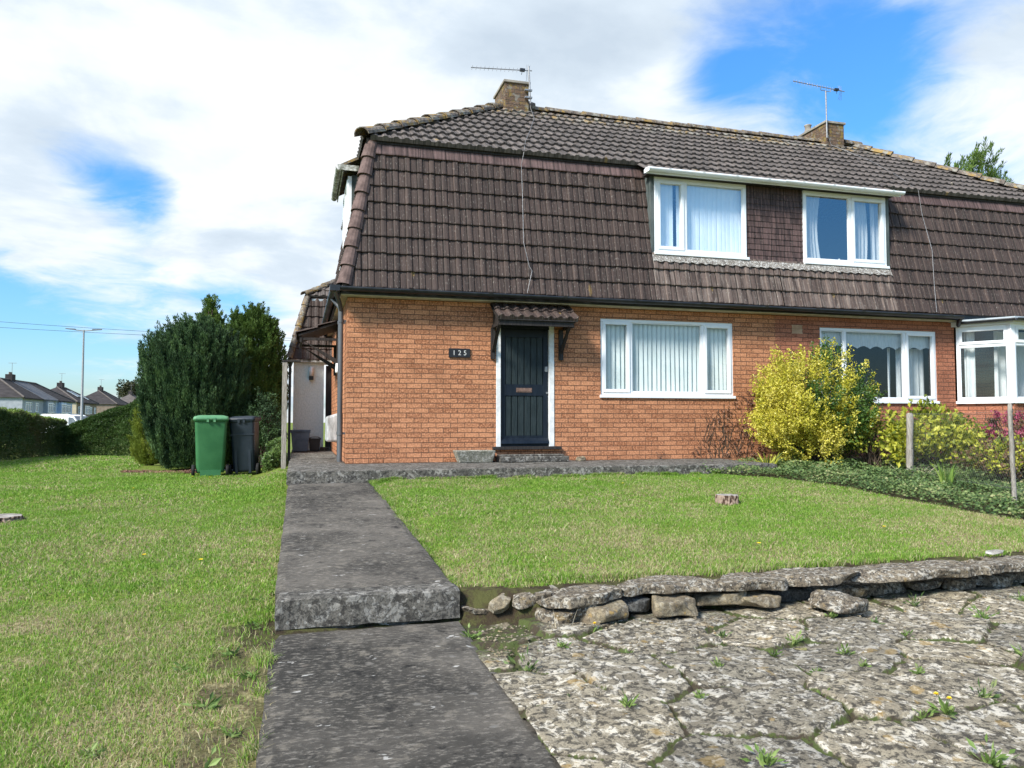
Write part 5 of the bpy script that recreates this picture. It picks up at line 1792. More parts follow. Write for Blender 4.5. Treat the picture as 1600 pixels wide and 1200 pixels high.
# dead creeper clinging to the brick
cr = thing('dead_creeper', 'withered brown creeper clinging to the brick left of the yellow bush', 'creeper', (7.1, D, 0))
rg = np.random.default_rng(44)
x = 7.75 - rg.exponential(.55, 900)
z = rg.random(900) * 1.15 * np.clip((x - 5.9) / 1.4, .1, 1)
k = (x > 5.7) & (vnoise(x, z, .12, 6) > .42)
P = np.stack([x, np.full_like(x, D - .012), z], 1)[k]
leaves('dead_leaves', P, rg.normal(size=P.shape) * np.array([1, .3, 1]) + np.array([0, -.5, -.2]), .042, .03, DEADL, cr, 44, .35)
m = MB()
rr = random.Random(9)
for k in range(26):
    a = [Vector((7.6 - rr.uniform(0, 1.2), D - .006, .02))]
    for j in range(6):
        a.append(a[-1] + Vector((rr.uniform(-.12, .08), 0, rr.uniform(.06, .2))))
    m.tube(a, [.005, .005, .004, .004, .003, .003, .002], 4, cap=False)
m.build('stems', BARK, cr)


# upright leafy stalks
def stalks(name, label, cat, c, n, h, lean, w_, mat, seed, r0=.06, curl=.3, group=None):
    rg = random.Random(seed)
    m = MB()
    for k in range(n):
        a = rg.uniform(0, 6.283)
        x, y = c[0] + math.cos(a) * rg.uniform(0, r0), c[1] + math.sin(a) * rg.uniform(0, r0)
        z = gz(x, y) - .01
        H = h * rg.uniform(.55, 1.1)
        le = lean * rg.uniform(.2, 1.2)
        ux, uy = -math.sin(a + 1.3) * w_ / 2, math.cos(a + 1.3) * w_ / 2
        vs = []
        S = 5
        for i in range(S + 1):
            t = i / S
            px_, py_ = x + math.cos(a) * le * H * t ** 1.7, y + math.sin(a) * le * H * t ** 1.7
            pz = z + H * (t - curl * le * t ** 3)
            ww = (1 - t ** 2.2) + .02
            vs += [(px_ - ux * ww, py_ - uy * ww, pz), (px_ + ux * ww, py_ + uy * ww, pz)]
        m.add(vs, [(2 * i, 2 * i + 1, 2 * i + 3, 2 * i + 2) for i in range(S)])
    o = m.build(name, mat)
    at = o.data.attributes.new('rnd', 'FLOAT', 'POINT')
    at.data.foreach_set('value', np.repeat(np.random.default_rng(seed).random(n), 12).astype(np.float32))
    return tag(o, label, cat, group)


stalks('iris_clump', 'clump of upright green sword leaves in front of the yellow shrub', 'plant', (7.87, 7.9), 26, .42, .35, .022, IRIS, 51)
stalks('dry_stalks', 'bleached dead stalks round the foot of the grey fence post', 'dry plant', (8.45, 9.05), 40, .26, .9, .010, STRAW, 52, r0=.3)
stalks('dry_stalks', 'dead pale twigs beside the lower right of the yellow bush', 'dry plant', (9.0, 10.6), 16, .34, .9, .012, STRAW, 53, r0=.2)
stalks('leafy_sprig', 'yellow-green sprig growing from the ivy left of the big yellow bush', 'plant', (6.95, 10.35), 30, .32, .6, .05, YSHRUB, 54, r0=.16)
stalks('dry_stalks', 'three dead grass stems in front of the left end of the stone edging', 'dry plant', (1.40, 4.02), 7, .20, .4, .006, STRAW, 55, r0=.06)

# ------------------------------------------------------------------ fence between the gardens
def fpost(label, p0, p1, r, n, seed, mat=OLDWOOD):
    rr = random.Random(seed)
    m = MB()
    pts, rs = [], []
    for i in range(9):
        t = i / 8
        pts.append(Vector(p0).lerp(Vector(p1), t) + Vector((rr.uniform(-.005, .005), rr.uniform(-.005, .005), 0)))
        rs.append(r * rr.uniform(.9, 1.08) * (1 - .12 * t))
    pts.append(pts[-1] + Vector((0, 0, .02)))
    rs.append(r * .55)
    m.tube(pts, rs, n)
    o = m.build('fence_post', mat)
    return tag(o, label, 'fence post')


P1 = (8.65, 9.34)
P2b, P2t = (7.39, 6.52, gz(7.39, 6.52) - .1), (7.33, 6.5, .80)
fpost('thick grey weathered fence post standing among the bleached stalks', (P1[0] - .01, P1[1], gz(*P1) - .1), (P1[0] + .02, P1[1], .73), .052, 8, 61)
fpost('thin leaning round stick post at the right edge of the photo', P2b, P2t, .026, 8, 62)
# chain link netting
net = MB()


def netting(a, b_, h0, h1, cell=.06, r=.0006):
    """diamond wire mesh between two plan points"""
    a, b_ = Vector((a[0], a[1], 0)), Vector((b_[0], b_[1], 0))
    L = (b_ - a).length
    d = (b_ - a) / L
    H = .84
    nn = int((L + H) / cell)
    for s_ in (1, -1):
        for k in range(-int(H / cell), nn):
            x0 = k * cell
            pts = []
            for (u, z) in ((x0, 0), (x0 + H, H)):
                pts.append([u, z])
            (u0, z0_), (u1, z1_) = pts
            if u0 < 0:
                z0_ += -u0
                u0 = 0
            if u1 > L:
                z1_ -= u1 - L
                u1 = L
            if u1 <= u0 or z1_ <= z0_:
                continue
            if s_ < 0:
                u0, u1 = L - u0, L - u1
            g0 = h0 + (h1 - h0) * u0 / L
            g1 = h0 + (h1 - h0) * u1 / L
            wob = .01 * math.sin(u0 * 3)
            p, q = a + d * u0 + Vector((wob, 0, g0 + z0_)), a + d * u1 + Vector((wob, 0, g1 + z1_))
            net.tube([p, q], r, 3, cap=False)
    for hz in (H * .02, H):
        net.tube([a + Vector((0, 0, h0 + hz)), a.lerp(b_, .5) + Vector((0, 0, (h0 + h1) / 2 + hz - .025)), b_ + Vector((0, 0, h1 + hz))], .0014, 4, cap=False)


netting((7.33, 6.5), P1, -.10, -.10)
netting(P1, (9.75, 11.55), -.10, -.06)
netting((6.9, 5.2), (7.33, 6.5), -.10, -.10)
tag(net.build('wire_netting', METAL), 'thin diamond mesh wire netting strung along the fence posts', 'wire fence')

# ------------------------------------------------------------------ dry stone edging
def rock(parent, c, size, rotz, mat, seed, tilt=(0, 0), name='stone', cuts=9, pw=5.0, amp=.10, world_tag=None):
    bm = bmesh.new()
    bmesh.ops.create_cube(bm, size=2.0)
    bmesh.ops.subdivide_edges(bm, edges=bm.edges[:], cuts=cuts, use_grid_fill=True)
    sx, sy, sz = size
    rr = random.Random(seed)
    o1 = Vector((rr.uniform(0, 50), rr.uniform(0, 50), rr.uniform(0, 50)))
    cut = [(Vector((rr.choice((-1, 1)) * rr.uniform(.6, 1.2), rr.choice((-1, 1)) * rr.uniform(.4, 1.2), rr.uniform(-.25, .5))).normalized(), rr.uniform(.80, 1.0)) for _ in range(4)]
    R = Matrix.Rotation(rotz, 4, 'Z') @ Matrix.Rotation(tilt[0], 4, 'X') @ Matrix.Rotation(tilt[1], 4, 'Y')
    for v in bm.verts:
        p = v.co
        l = (abs(p.x) ** pw + abs(p.y) ** pw + abs(p.z) ** pw) ** (1 / pw)
        q = p / l
        for (cn, cdist) in cut:  # knock flat facets off the corners
            e = q.dot(cn) - cdist
            if e > 0:
                q = q - cn * e
        q = Vector((q.x * sx / 2, q.y * sy / 2, q.z * sz / 2))
        s_ = min(sx, sy, .3)
        n1_ = mnoise.noise(Vector((q.x, q.y, q.z)) * 5 + o1)
        n2_ = mnoise.noise(Vector((q.x, q.y, q.z * 2)) * 18 + o1)
        q.x += n1_ * s_ * amp * 1.4
        q.y += mnoise.noise(q * 6 + o1 * 2) * s_ * amp * 1.6
        q.z += (n2_ * .35 + n1_ * .4) * sz * .30
        q += q.normalized() * n2_ * .006
        v.co = (R @ q) + Vector(c)
    me = bpy.data.meshes.new(name)
    bm.to_mesh(me)
    bm.free()
    me.materials.append(mat)
    return place(bpy.data.objects.new(name, me), parent)


edging = thing('stone_edging', 'low dry stone edging with overhanging flat coping between lawn and paving', 'stone wall', (1.0, 4.3, -.52))
COP = [(1.385, 4.07, 1.80, 4.10, -.352, .055, 0, WSTONE), (1.84, 4.20, 2.50, 4.16, -.335, .055, 1, WSTONE), (2.47, 4.13, 2.90, 4.11, -.335, .06, 2, WSTONE),
       (2.88, 4.12, 3.47, 4.12, -.330, .058, 3, WSTONE), (3.45, 4.13, 4.42, 4.10, -.330, .06, 4, WSTONE), (4.40, 4.12, 5.25, 4.16, -.330, .058, 5, WSTONE), (5.2, 4.2, 6.1, 4.3, -.33, .07, 6, WSTONE), (6.05, 4.3, 7.0, 4.4, -.33, .07, 7, WSTONE)]
for (xa, ya, xb, yb_, zt, th_, sd_, mt) in COP:
    dx, dy = xb - xa, yb_ - ya
    L = math.hypot(dx, dy)
    dp = .26
    a = math.atan2(dy, dx)
    cx_, cy_ = (xa + xb) / 2 - math.sin(a) * dp / 2, (ya + yb_) / 2 + math.cos(a) * dp / 2
    rock(edging, (cx_, cy_, zt - th_ / 2), (L * 1.04, dp, th_), a, mt, 100 + sd_, tilt=(.02, -.05 if sd_ == 0 else random.Random(sd_).uniform(-.015, .015)), name='coping_stone', cuts=14, pw=12, amp=.13)
LOW = [(.94, 1.18, 4.40, -.475, .04, .12, WSTONE, 0), (1.20, 1.50, 4.36, -.40, .08, .22, WSTONE, .2), (1.45, 1.62, 4.17, -.43, .10, .2, WSTONE, .1), (1.32, 1.56, 4.14, -.47, .08, .22, WSTONE, .05), (1.55, 1.81, 4.13, -.455, .10, .26, TANST, .03), (1.85, 2.07, 4.24, -.45, .09, .22, GREYST, -.15),
       (2.03, 2.26, 4.12, -.455, .11, .22, TANST, -.1), (2.30, 2.48, 4.40, -.42, .06, .2, TANST, .05), (2.36, 2.62, 4.22, -.45, .09, .2, TANST, -.35), (2.60, 2.82, 4.13, -.46, .08, .2, TANST, .1),
       (2.86, 3.22, 4.28, -.47, .10, .2, GREYST, 0), (3.2, 3.6, 4.3, -.475, .10, .2, WSTONE, 0), (3.6, 3.95, 4.32, -.475, .09, .2, WSTONE, 0), (3.93, 4.25, 4.28, -.46, .06, .2, WSTONE, 0), (4.24, 4.40, 4.22, -.46, .08, .16, WSTONE, .1), (4.42, 4.8, 4.32, -.46, .1, .2, WSTONE, 0), (4.8, 5.3, 4.35, -.46, .1, .2, WSTONE, 0),
       (1.9, 2.3, 4.42, -.455, .14, .18, WSTONE, 0), (2.5, 2.9, 4.42, -.455, .14, .18, WSTONE, 0), (3.0, 3.5, 4.42, -.42, .1, .14, WSTONE, 0), (3.5, 4.1, 4.44, -.42, .1, .14, GREYST, 0), (4.1, 4.7, 4.44, -.42, .1, .14, WSTONE, 0), (4.7, 5.4, 4.46, -.42, .1, .14, WSTONE, 0), (1.5, 1.9, 4.42, -.44, .14, .16, WSTONE, 0)]
for i, (xa, xb, yy, zc, hh, dp, mt, rz) in enumerate(LOW):
    rock(edging, ((xa + xb) / 2, yy + dp * .3, zc), (xb - xa + .02, dp, hh * .8), rz, mt, 140 + i, tilt=(.05, random.Random(i).uniform(-.12, .12)), cuts=9, pw=9, amp=.2)
o = rock(None, (3.12, 3.96, -.452), (.32, .26, .085), .35, WSTONE, 181, tilt=(.1, .08), name='loose_stone', cuts=8)
tag(o, 'flat grey slab of stone fallen forward from the middle of the edging', 'stone')
o = rock(None, (1.14, 4.36, -.43), (.15, .09, .06), .7, TANST, 182, tilt=(.4, -.3), name='loose_stone', cuts=7)
tag(o, 'pale pointed stone tipped up at the left end of the edging', 'stone')
o = rock(None, (4.74, 4.36, -.292), (.17, .08, .02), .2, m_stone('white_stone', (.45, .42, .37), (.3, .28, .24), bamt=.3, wamt=.8, orange=0), 183, name='loose_stone', cuts=6)
tag(o, 'small white flat stone lying on the coping at the far right', 'stone')
# pebbles and crumbs on the dirt at the wall foot
rr = random.Random(77)
m = MB()
for k in range(900):
    x = 0.95 + rr.random() ** 1.6 * 4.2
    y = 4.10 - rr.random() ** 1.5 * .55 + (.15 if x < 1.3 else 0)
    s_ = rr.uniform(.004, .013)
    z = pav_z(x, y) + s_ * .3
    vs = [(x + s_ * rr.uniform(.6, 1.2) * a, y + s_ * rr.uniform(.6, 1.2) * b_, z + s_ * rr.uniform(.3, .7) * c_) for a, b_, c_ in ((1, 0, 0), (0, 1, 0), (-1, 0, 0), (0, -1, 0), (0, 0, 1), (0, 0, -1))]
    m.add(vs, [(0, 1, 4), (1, 2, 4), (2, 3, 4), (3, 0, 4), (1, 0, 5), (2, 1, 5), (3, 2, 5), (0, 3, 5)])
tag(m.build('stone_crumbs', TANST), 'loose stone crumbs scattered on the dirt before the stone edging', 'gravel', None, 'stuff')

# ------------------------------------------------------------------ plants in the joints
def weed_mesh(seed, n, h, lw, ll):
    rg = np.random.default_rng(seed)
    a = rg.uniform(0, 6.283, n)
    el = rg.uniform(.15, 1.2, n)
    Dd = np.stack([np.cos(a) * np.cos(el), np.sin(a) * np.cos(el), np.sin(el)], 1)
    P = rg.normal(size=(n, 3)) * np.array([.008, .008, 0.003]) + np.array([0, 0, .004])
    t = rg.random(n) < .45
    P[t] += Dd[t] * h * rg.random((t.sum(), 1))
    return P, Dd, lw, ll


WEEDS = [(2.28, 3.75, .034), (2.52, 3.55, .05), (1.32, 3.77, .034), (2.63, 3.29, .04), (3.74, 4.02, .05), (3.69, 3.63, .055), (2.58, 3.10, .028), (1.61, 2.97, .03), (2.89, 2.66, .05),
         (2.15, 2.16, .055), (1.53, 2.33, .05), (2.26, 3.40, .03), (1.13, 3.07, .03), (3.46, 3.06, .05), (2.37, 3.11, .03), (1.29, 2.91, .045), (1.05, 3.5, .06), (3.0, 3.86, .04), (4.4, 3.9, .05), (3.2, 3.5, .035), (1.75, 3.6, .025), (2.05, 2.85, .04), (1.9, 3.25, .03), (2.75, 2.95, .035), (3.3, 3.75, .04), (1.0, 4.1, .05), (2.35, 2.55, .04)]
for i, (x, y, s_) in enumerate(WEEDS):
    # settle each weed in the nearest joint
    j0 = min(range(-8, 9), key=lambda q: pav_z(x + q * .02, y) + abs(q) * .002)
    x = x + j0 * .02
    P, Dd, lw, ll = weed_mesh(200 + i, 34, s_, .3, s_)
    P = P * (s_ / .04) + np.array([x, y, pav_z(x, y)])
    o = leaves('weed', P, Dd, s_ * .9, s_ * .26, WEED if i % 4 else IVY, None, 200 + i, .15)
    tag(o, 'small green weed growing in a joint of the stone paving', 'weed', 'weeds in the paving joints')


def dandelion(label, x, y, z, heads, leafy, seed):
    rr = random.Random(seed)
    root = thing('dandelion', label, 'flower', (x, y, z))
    for (dx, dy, h) in heads:
        m = MB()
        m.tube([(x, y, z - .01), (x + dx * .4, y + dy * .4, z + h * .6), (x + dx, y + dy, z + h)], .0014, 5, cap=False)
        m.build('stem', WEED, root)
        m = MB()
        for k in range(26):
            a = k * 2.4
            el = .15 + .9 * (k / 26)
            d = Vector((math.cos(a) * math.cos(el), math.sin(a) * math.cos(el), math.sin(el)))
            s_ = Vector((-math.sin(a), math.cos(a), 0)) * .0022
            b0 = Vector((x + dx, y + dy, z + h))
            m.poly([b0 - s_, b0 + s_, b0 + d * .011 + s_, b0 + d * .011 - s_])
        m.build('flower_head', YPETAL, root)
    P, Dd, _, _ = weed_mesh(seed, leafy, .04, .3, .05)
    leaves('foliage', P + np.array([x, y, z]), Dd, .055, .016, WEED, root, seed, .15)


dandelion('single yellow dandelion at the foot of the tan stone in the edging', 1.577, 3.99, pav_z(1.577, 3.99), [(.0, .0, .06)], 10, 301)
dandelion('leafy dandelion with two yellow flowers in the paving at the right', 2.50, 2.54, pav_z(2.5, 2.54), [(-.03, .02, .075), (.015, .0, .06)], 26, 302)
for i, (x, y) in enumerate([(-.68, 6.1), (-1.12, 6.43), (-1.62, 13.2), (-1.35, 13.1), (-2.1, 11.2), (3.4, 5.2), (4.9, 5.6), (5.2, 9.3), (3.6, 9.4), (3.9, 8.9)]):
    z = gz(x, y)
    m = MB()
    for k in range(14):
        a = k * 2.4
        d = Vector((math.cos(a), math.sin(a), .5)) * .016
        s_ = Vector((-math.sin(a), math.cos(a), 0)) * .004
        b0 = Vector((x, y, z + .03))
        m.poly([b0 - s_, b0 + s_, b0 + d + s_, b0 + d - s_])
    o = m.build('lawn_flower', YPETAL)
    tag(o, 'tiny yellow flower dotted in the lawn grass', 'flower', 'tiny yellow lawn flowers')

# broad-leaved weeds along the left edge of the path
for i, (x, y, s_) in enumerate([(-.22, 2.55, .075), (-.30, 2.85, .07), (-.22, 3.15, .06), (-.35, 3.45, .07), (-.20, 3.75, .055), (-.3, 4.1, .06), (-.22, 4.5, .05), (-.4, 2.3, .08), (-.55, 2.65, .07), (-.5, 3.9, .05), (-.2, 4.95, .045), (-.7, 3.1, .05)]):
    P, Dd, _, _ = weed_mesh(320 + i, 20, s_ * .5, .3, s_)
    o = leaves('lawn_weed', P * 1.6 + np.array([x, y, gz(x, y)]), Dd * np.array([1, 1, .45]), s_ * .8, s_ * .26, WEED, None, 320 + i, .15)
    tag(o, 'broad-leaved weed beside the left edge of the path', 'weed', 'weeds along the left edge of the path')

# ------------------------------------------------------------------ stumps
def stump(label, x, y, r, h, seed, z=None, ring=False):
    z = gz(x, y) if z is None else z
    root = thing('tree_stump', label, 'tree stump', (x, y, z))
    rr = random.Random(seed)
    K = 60
    vs = []
    lev = [(1.12, -.03), (1.05, .15), (1.0, .5), (1.0, .85), (.97, 1.0)]
    for (k_, t) in lev:
        for k in range(K):
            a = 2 * math.pi * k / K
            n_ = mnoise.noise(Vector((math.cos(a) * 1.5, math.sin(a) * 1.5, seed))) * .14 + mnoise.noise(Vector((math.cos(a) * 7, math.sin(a) * 7, seed + t * 2))) * .10
            q = r * k_ * (1 + n_)
            vs.append((x + math.cos(a) * q, y + math.sin(a) * q, z + h * t + (mnoise.noise(Vector((math.cos(a) * 4, math.sin(a) * 4, 3))) * h * .08 if t > .9 else 0)))
    fs = [(i * K + k, i * K + (k + 1) % K, (i + 1) * K + (k + 1) % K, (i + 1) * K + k) for i in range(4) for k in range(K)]
    m = MB()
    m.add(vs, fs)
    m.build('bark', STUMPB, root)
    m = MB()
    c0 = len(lev) - 1
    top = vs[c0 * K:]
    m.add([(x, y, z + h * (.9 if ring else .98))] + top, [(0, 1 + k, 1 + (k + 1) % K) for k in range(K)])
    m.build('sawn_top', STUMPT, root)
    return root


stump('small sawn tree stump with flaky bark in the middle of the right lawn', 4.44, 7.37, .118, .105, 3, z=gz(4.44, 7.37) - .01)
stump('flat cut stump nearly level with the grass at the left edge of the lawn', -2.80, 8.60, .20, .045, 5, ring=True)

# ------------------------------------------------------------------ trough, step, sign
def trough():
    root = thing('stone_trough', 'mossy pale concrete planter trough against the wall left of the door', 'planter', (2.58, 11.44, 0))
    a0, a1, b0, b1 = 2.335, 2.845, 11.35, 11.56
    t0, t1, u0, u1 = 2.275, 2.885, 11.30, 11.60
    h = .185
    w_ = .035
    m = MB()
    B = [(a0, b0, .004), (a1, b0, .004), (a1, b1, .004), (a0, b1, .004)]
    Tt = [(t0, u0, h), (t1, u0, h), (t1, u1, h), (t0, u1, h)]
    Ti = [(t0 + w_, u0 + w_, h), (t1 - w_, u0 + w_, h), (t1 - w_, u1 - w_, h), (t0 + w_, u1 - w_, h)]
    Bi = [(a0 + w_, b0 + w_, .10), (a1 - w_, b0 + w_, .10), (a1 - w_, b1 - w_, .10), (a0 + w_, b1 - w_, .10)]
    m.add(B + Tt + Ti + Bi, [(0, 3, 2, 1)] + [(i, (i + 1) % 4, 4 + (i + 1) % 4, 4 + i) for i in range(4)] + [(4 + i, 4 + (i + 1) % 4, 8 + (i + 1) % 4, 8 + i) for i in range(4)]
          + [(8 + i, 8 + (i + 1) % 4, 12 + (i + 1) % 4, 12 + i) for i in range(4)])
    m.build('basin', TROUGH, root, bevel=.01)
    m = MB()
    m.box(a0 + w_ * .6, a1 - w_ * .6, b0 + w_ * .6, b1 - w_ * .6, .10, .135)
    m.build('soil', SOIL, root)


trough()
m = MB()
m.box(2.955, 4.06, 11.30, 11.60, 0.004, .088)
m.box(2.97, 4.03, 11.44, 11.62, 0.088, .112)
o = m.build('doorstep', PLATC, None, bevel=.012)
tag(o, 'low worn concrete doorstep below the front door', 'step')
o = rock(None, (4.32, 11.5, .03), (.16, .12, .07), .2, TANST, 190, name='loose_stone', cuts=6)
tag(o, 'small rounded stone against the wall at the right end of the doorstep', 'stone')

sg = thing('house_number_sign', 'black plaque with the silver number 125 on the brick left of the door', 'sign', (2.385, D, 1.68))
m = MB()
m.box(2.215, 2.55, D - .022, D - .004, 1.612, 1.752)
m.build('plaque', PLAQUE, sg, bevel=.003)
for ch, xc in (('1', 2.297), ('2', 2.383), ('5', 2.470)):
    cu = bpy.data.curves.new('digit', 'FONT')
    cu.body = ch
    cu.size = .108
    cu.extrude = .0015
    cu.offset = -.0008
    cu.align_x = 'CENTER'
    tmp = bpy.data.objects.new('digit', cu)
    COL.objects.link(tmp)
    me = bpy.data.meshes.new_from_object(tmp.evaluated_get(bpy.context.evaluated_depsgraph_get()))
    bpy.data.objects.remove(tmp)
    for v in me.vertices:
        x_, y_, z_ = v.co
        v.co = (xc + x_, D - .024 - z_, 1.648 + y_)
    me.materials.clear()
    me.materials.append(LETTER)
    place(bpy.data.objects.new('digit', me), sg)

# things on the bedroom sill
m = MB()
m.lathe([(.0, 0), (.04, 0), (.045, .04), (.04, .09), (.015, .15), (.012, .22), (.018, .24), (.0, .24)], (8.80, YD + .19, 3.455), 16)
tag(m.build('vase', BLUEG), 'blue glass bottle vase on the sill inside the right upper window', 'vase')
m = MB()
m.lathe([(.0, 0), (.05, 0), (.03, .05), (.02, .10), (.0, .13)], (9.42, YD + .19, 3.455), 12)
tag(m.build('ornament', WPAINT), 'small white ornament on the sill inside the right upper window', 'ornament')


# ------------------------------------------------------------------ aerials
def aerial(label, base, top, boom_a, boom_b, n_el, cradle, cable, brackets):
    root = thing('tv_aerial', label, 'aerial', base)
    m = MB()
    m.tube([base, top], .016, 8)
    m.build('mast', METAL, root)
    m = MB()
    m.tube([boom_a, boom_b], .010, 6)
    m.build('boom', METAL, root)
    A, B = Vector(boom_a), Vector(boom_b)
    d = (B - A).normalized()
    s_ = Vector((.25, .35, .9)).normalized()
    for k in range(n_el):
        p = A.lerp(B, .02 + .80 * k / n_el)
        m = MB()
        m.tube([p - s_ * .06, p + s_ * .06], .0045, 5)
        m.build('director', METAL, root)
    p = A.lerp(B, .84)
    m = MB()
    m.box(p.x - .05, p.x + .05, p.y - .03, p.y + .03, p.z - .02, p.z + .03)
    m.tube([p - s_ * .12, p + s_ * .03], .006, 5)
    m.build('dipole', BLACK, root)
    m = MB()
    for sgn in (1, -1):
        q = A.lerp(B, .93)
        e = Vector((.04, .1, sgn * .17))
        for j in (-.02, 0, .02):
            m.tube([q + Vector((j, 0, 0)), q + e + Vector((j * 2, 0, 0))], .003, 4)
    m.build('reflector', METAL, root)
    if cradle:
        m = MB()
        t = Vector(top)
        m.tube([t + Vector((-.14, 0, .06)), t + Vector((-.13, 0, 0)), t + Vector((.13, 0, -.01)), t + Vector((.14, 0, .05))], .008, 6)
        m.build('cradle', METAL, root)
    if brackets:
        m = MB()
        for zz in brackets:
            m.box(base[0] - .12, base[0] + .03, base[1] - .03, base[1] + .03, zz, zz + .03)
        m.build('bracket', METAL, root)
    m = MB()
    m.tube(cable, .0042, 5)
    m.build('cable', METAL, root)


def mans_y(z):
    return MY0 + (MY1 - MY0) * (z - EZ) / (TZ - EZ)


def roof_z(y):
    return TZ + (RZ - TZ) * (y - MY1) / (RY - MY1)


cab = [(4.345, 14.30, 7.2), (4.36, 14.35, 6.86), (4.30, 13.9, roof_z(13.9) + .07), (3.95, 13.0, roof_z(13.0) + .07), (3.62, 12.2, roof_z(12.2) + .07), (3.45, 11.72, 4.97),
       (3.41, 11.72, 4.75), (3.40, 11.62, 4.2), (3.38, 11.5, 3.45), (3.45, 11.42, 3.05), (3.49, 11.40, 2.98), (3.43, 11.37, 2.75), (3.40, 11.36, 2.62)]
aerial('TV aerial on the left chimney pointing left, its cable hanging down the tiles', (4.37, 14.37, 6.95), (4.335, 14.37, 7.70), (3.14, 14.3, 7.50), (4.40, 14.37, 7.62), 12, False, cab, (7.05, 7.2))
cab2 = [(11.28, 14.37, 7.1), (11.30, 14.25, 6.75), (11.6, 13.4, roof_z(13.4) + .07), (11.4, 12.4, roof_z(12.4) + .07), (11.2, 11.72, 4.97), (11.22, 11.66, 4.5), (11.30, 11.53, 3.8), (11.22, 11.42, 3.1), (11.2, 11.36, 2.62)]
aerial('TV aerial on the right chimney with a long ribbed boom', (11.29, 14.37, 6.95), (11.28, 14.37, 8.02), (10.42, 14.35, 8.13), (11.84, 14.45, 8.10), 16, True, cab2, None)


# ------------------------------------------------------------------ wheelie bins
def bin_(label, cx, cy, wt, wb, h, rot, body, lid, front_ribs, tilt=0.0):
    z0 = gz(cx, cy) + .01
    root = thing('wheelie_bin', label, 'wheelie bin', (cx, cy, z0))
    mx = Matrix.Translation((cx, cy, z0)) @ Matrix.Rotation(rot, 4, 'Z') @ Matrix.Rotation(tilt, 4, 'Y')
    dt, db = wt * 1.05, wb * .95
    m = MB(mx)
    vs = []
    K = 6

    def ring(w_, d_, z, r=.06):
        out_ = []
        for (sx, sy, a0) in ((1, 1, 0), (-1, 1, 90), (-1, -1, 180), (1, -1, 270)):
            for j in range(K):
                a = math.radians(a0 + 90 * j / (K - 1))
                out_.append((sx * (w_ / 2 - r) + r * math.cos(a), sy * (d_ / 2 - r) + r * math.sin(a), z))
        return out_
    lev = [(.62, .62, .04, .05), (.97, .96, .05, .05), (1.0, 1.0, .09, .06), (None, None, .5, .06), (None, None, h - .14, .05), (None, None, h - .07, .05)]
    for (a, b_, z, r) in lev:
        t = max(0, (z - .09) / (h - .16))
        w_ = wb + (wt * .93 - wb) * t
        d_ = db + (dt * .93 - db) * t
        vs += ring(w_ * (a or 1), d_ * (b_ or 1), z, r)
    n_ = 4 * K
    fs = [(i * n_ + k, i * n_ + (k + 1) % n_, (i + 1) * n_ + (k + 1) % n_, (i + 1) * n_ + k) for i in range(len(lev) - 1) for k in range(n_)]
    m.add(vs, fs, True)
    m.add(vs[:n_], [tuple(range(n_))[::-1]])
    # collar under the lid
    vs = ring(wt * .95, dt * .95, h - .10) + ring(wt * .99, dt * .99, h - .095) + ring(wt * .99, dt * .99, h - .055) + ring(wt * .94, dt * .94, h - .05)
    m.add(vs, [(i * n_ + k, i * n_ + (k + 1) % n_, (i + 1) * n_ + (k + 1) % n_, (i + 1) * n_ + k) for i in range(3) for k in range(n_)], True)
    if front_ribs:
        for sx in (-.30, .30):
            m.box(sx * wb - .02, sx * wb + .02, -db / 2 - .022, -db / 2 + .02, .03, .42)
        m.box(-wt * .44, wt * .44, -dt * .465, -dt * .42, h - .32, h - .30)
    else:
        m.hexa([(-wb * .36, -db / 2 - .02, .0), (wb * .36, -db / 2 - .02, .0), (wb * .36, -db / 2 + .05, .0), (-wb * .36, -db / 2 + .05, .0)],
               [(-wb * .37, -db / 2 - .012, .10), (wb * .37, -db / 2 - .012, .10), (wb * .37, -db / 2 + .05, .10), (-wb * .37, -db / 2 + .05, .10)])
    m.build('body', body, root)
    m = MB(mx)
    z1 = h - .05
    vs = ring(wt, dt, z1 - .025, .05) + ring(wt * 1.02, dt * 1.02, z1 - .02, .05) + ring(wt * 1.02, dt * 1.02, z1 + .005, .05) + ring(wt * .96, dt * .96, z1 + .03, .05) + ring(wt * .72, dt * .78, z1 + .052, .05) + ring(wt * .6, dt * .66, z1 + .055, .05)
    m.add(vs, [(i * n_ + k, i * n_ + (k + 1) % n_, (i + 1) * n_ + (k + 1) % n_, (i + 1) * n_ + k) for i in range(5) for k in range(n_)], True)
    m.add(vs[-n_:], [tuple(range(n_))])
    for sx in (-.13, .06):
        m.box(sx * wt, sx * wt + .035, -dt * .53, -dt * .49, z1 - .06, z1 + .008)
    m.box(-wt * .12, wt * .12, -dt * .535, -dt * .50, z1 - .012, z1 + .006)
    m.build('lid', lid, root)
    m = MB(mx)
    m.tube([(-wt * .5, dt * .56, z1 + .02), (wt * .5, dt * .56, z1 + .02)], .018, 8)
    for sx in (-.46, .46):
        m.box(sx * wt - .02, sx * wt + .02, dt * .40, dt * .57, z1 - .03, z1 + .035)
    m.build('handle', lid, root)
    for sx in (-1, 1):
        m = MB(mx)
        xw = sx * (wb / 2 + .045)
        m.tube([(xw - .025, -db * .30, .085), (xw - .02, -db * .30, .085), (xw + .02, -db * .30, .085), (xw + .025, -db * .30, .085)], [.085, .10, .10, .085], 20)
        m.build('wheel', RUBBER, root)
    m = MB(mx)
    m.tube([(-wb / 2 - .04, -db * .30, .085), (wb / 2 + .04, -db * .30, .085)], .012, 8)
    m.build('axle', METAL, root)
    return root


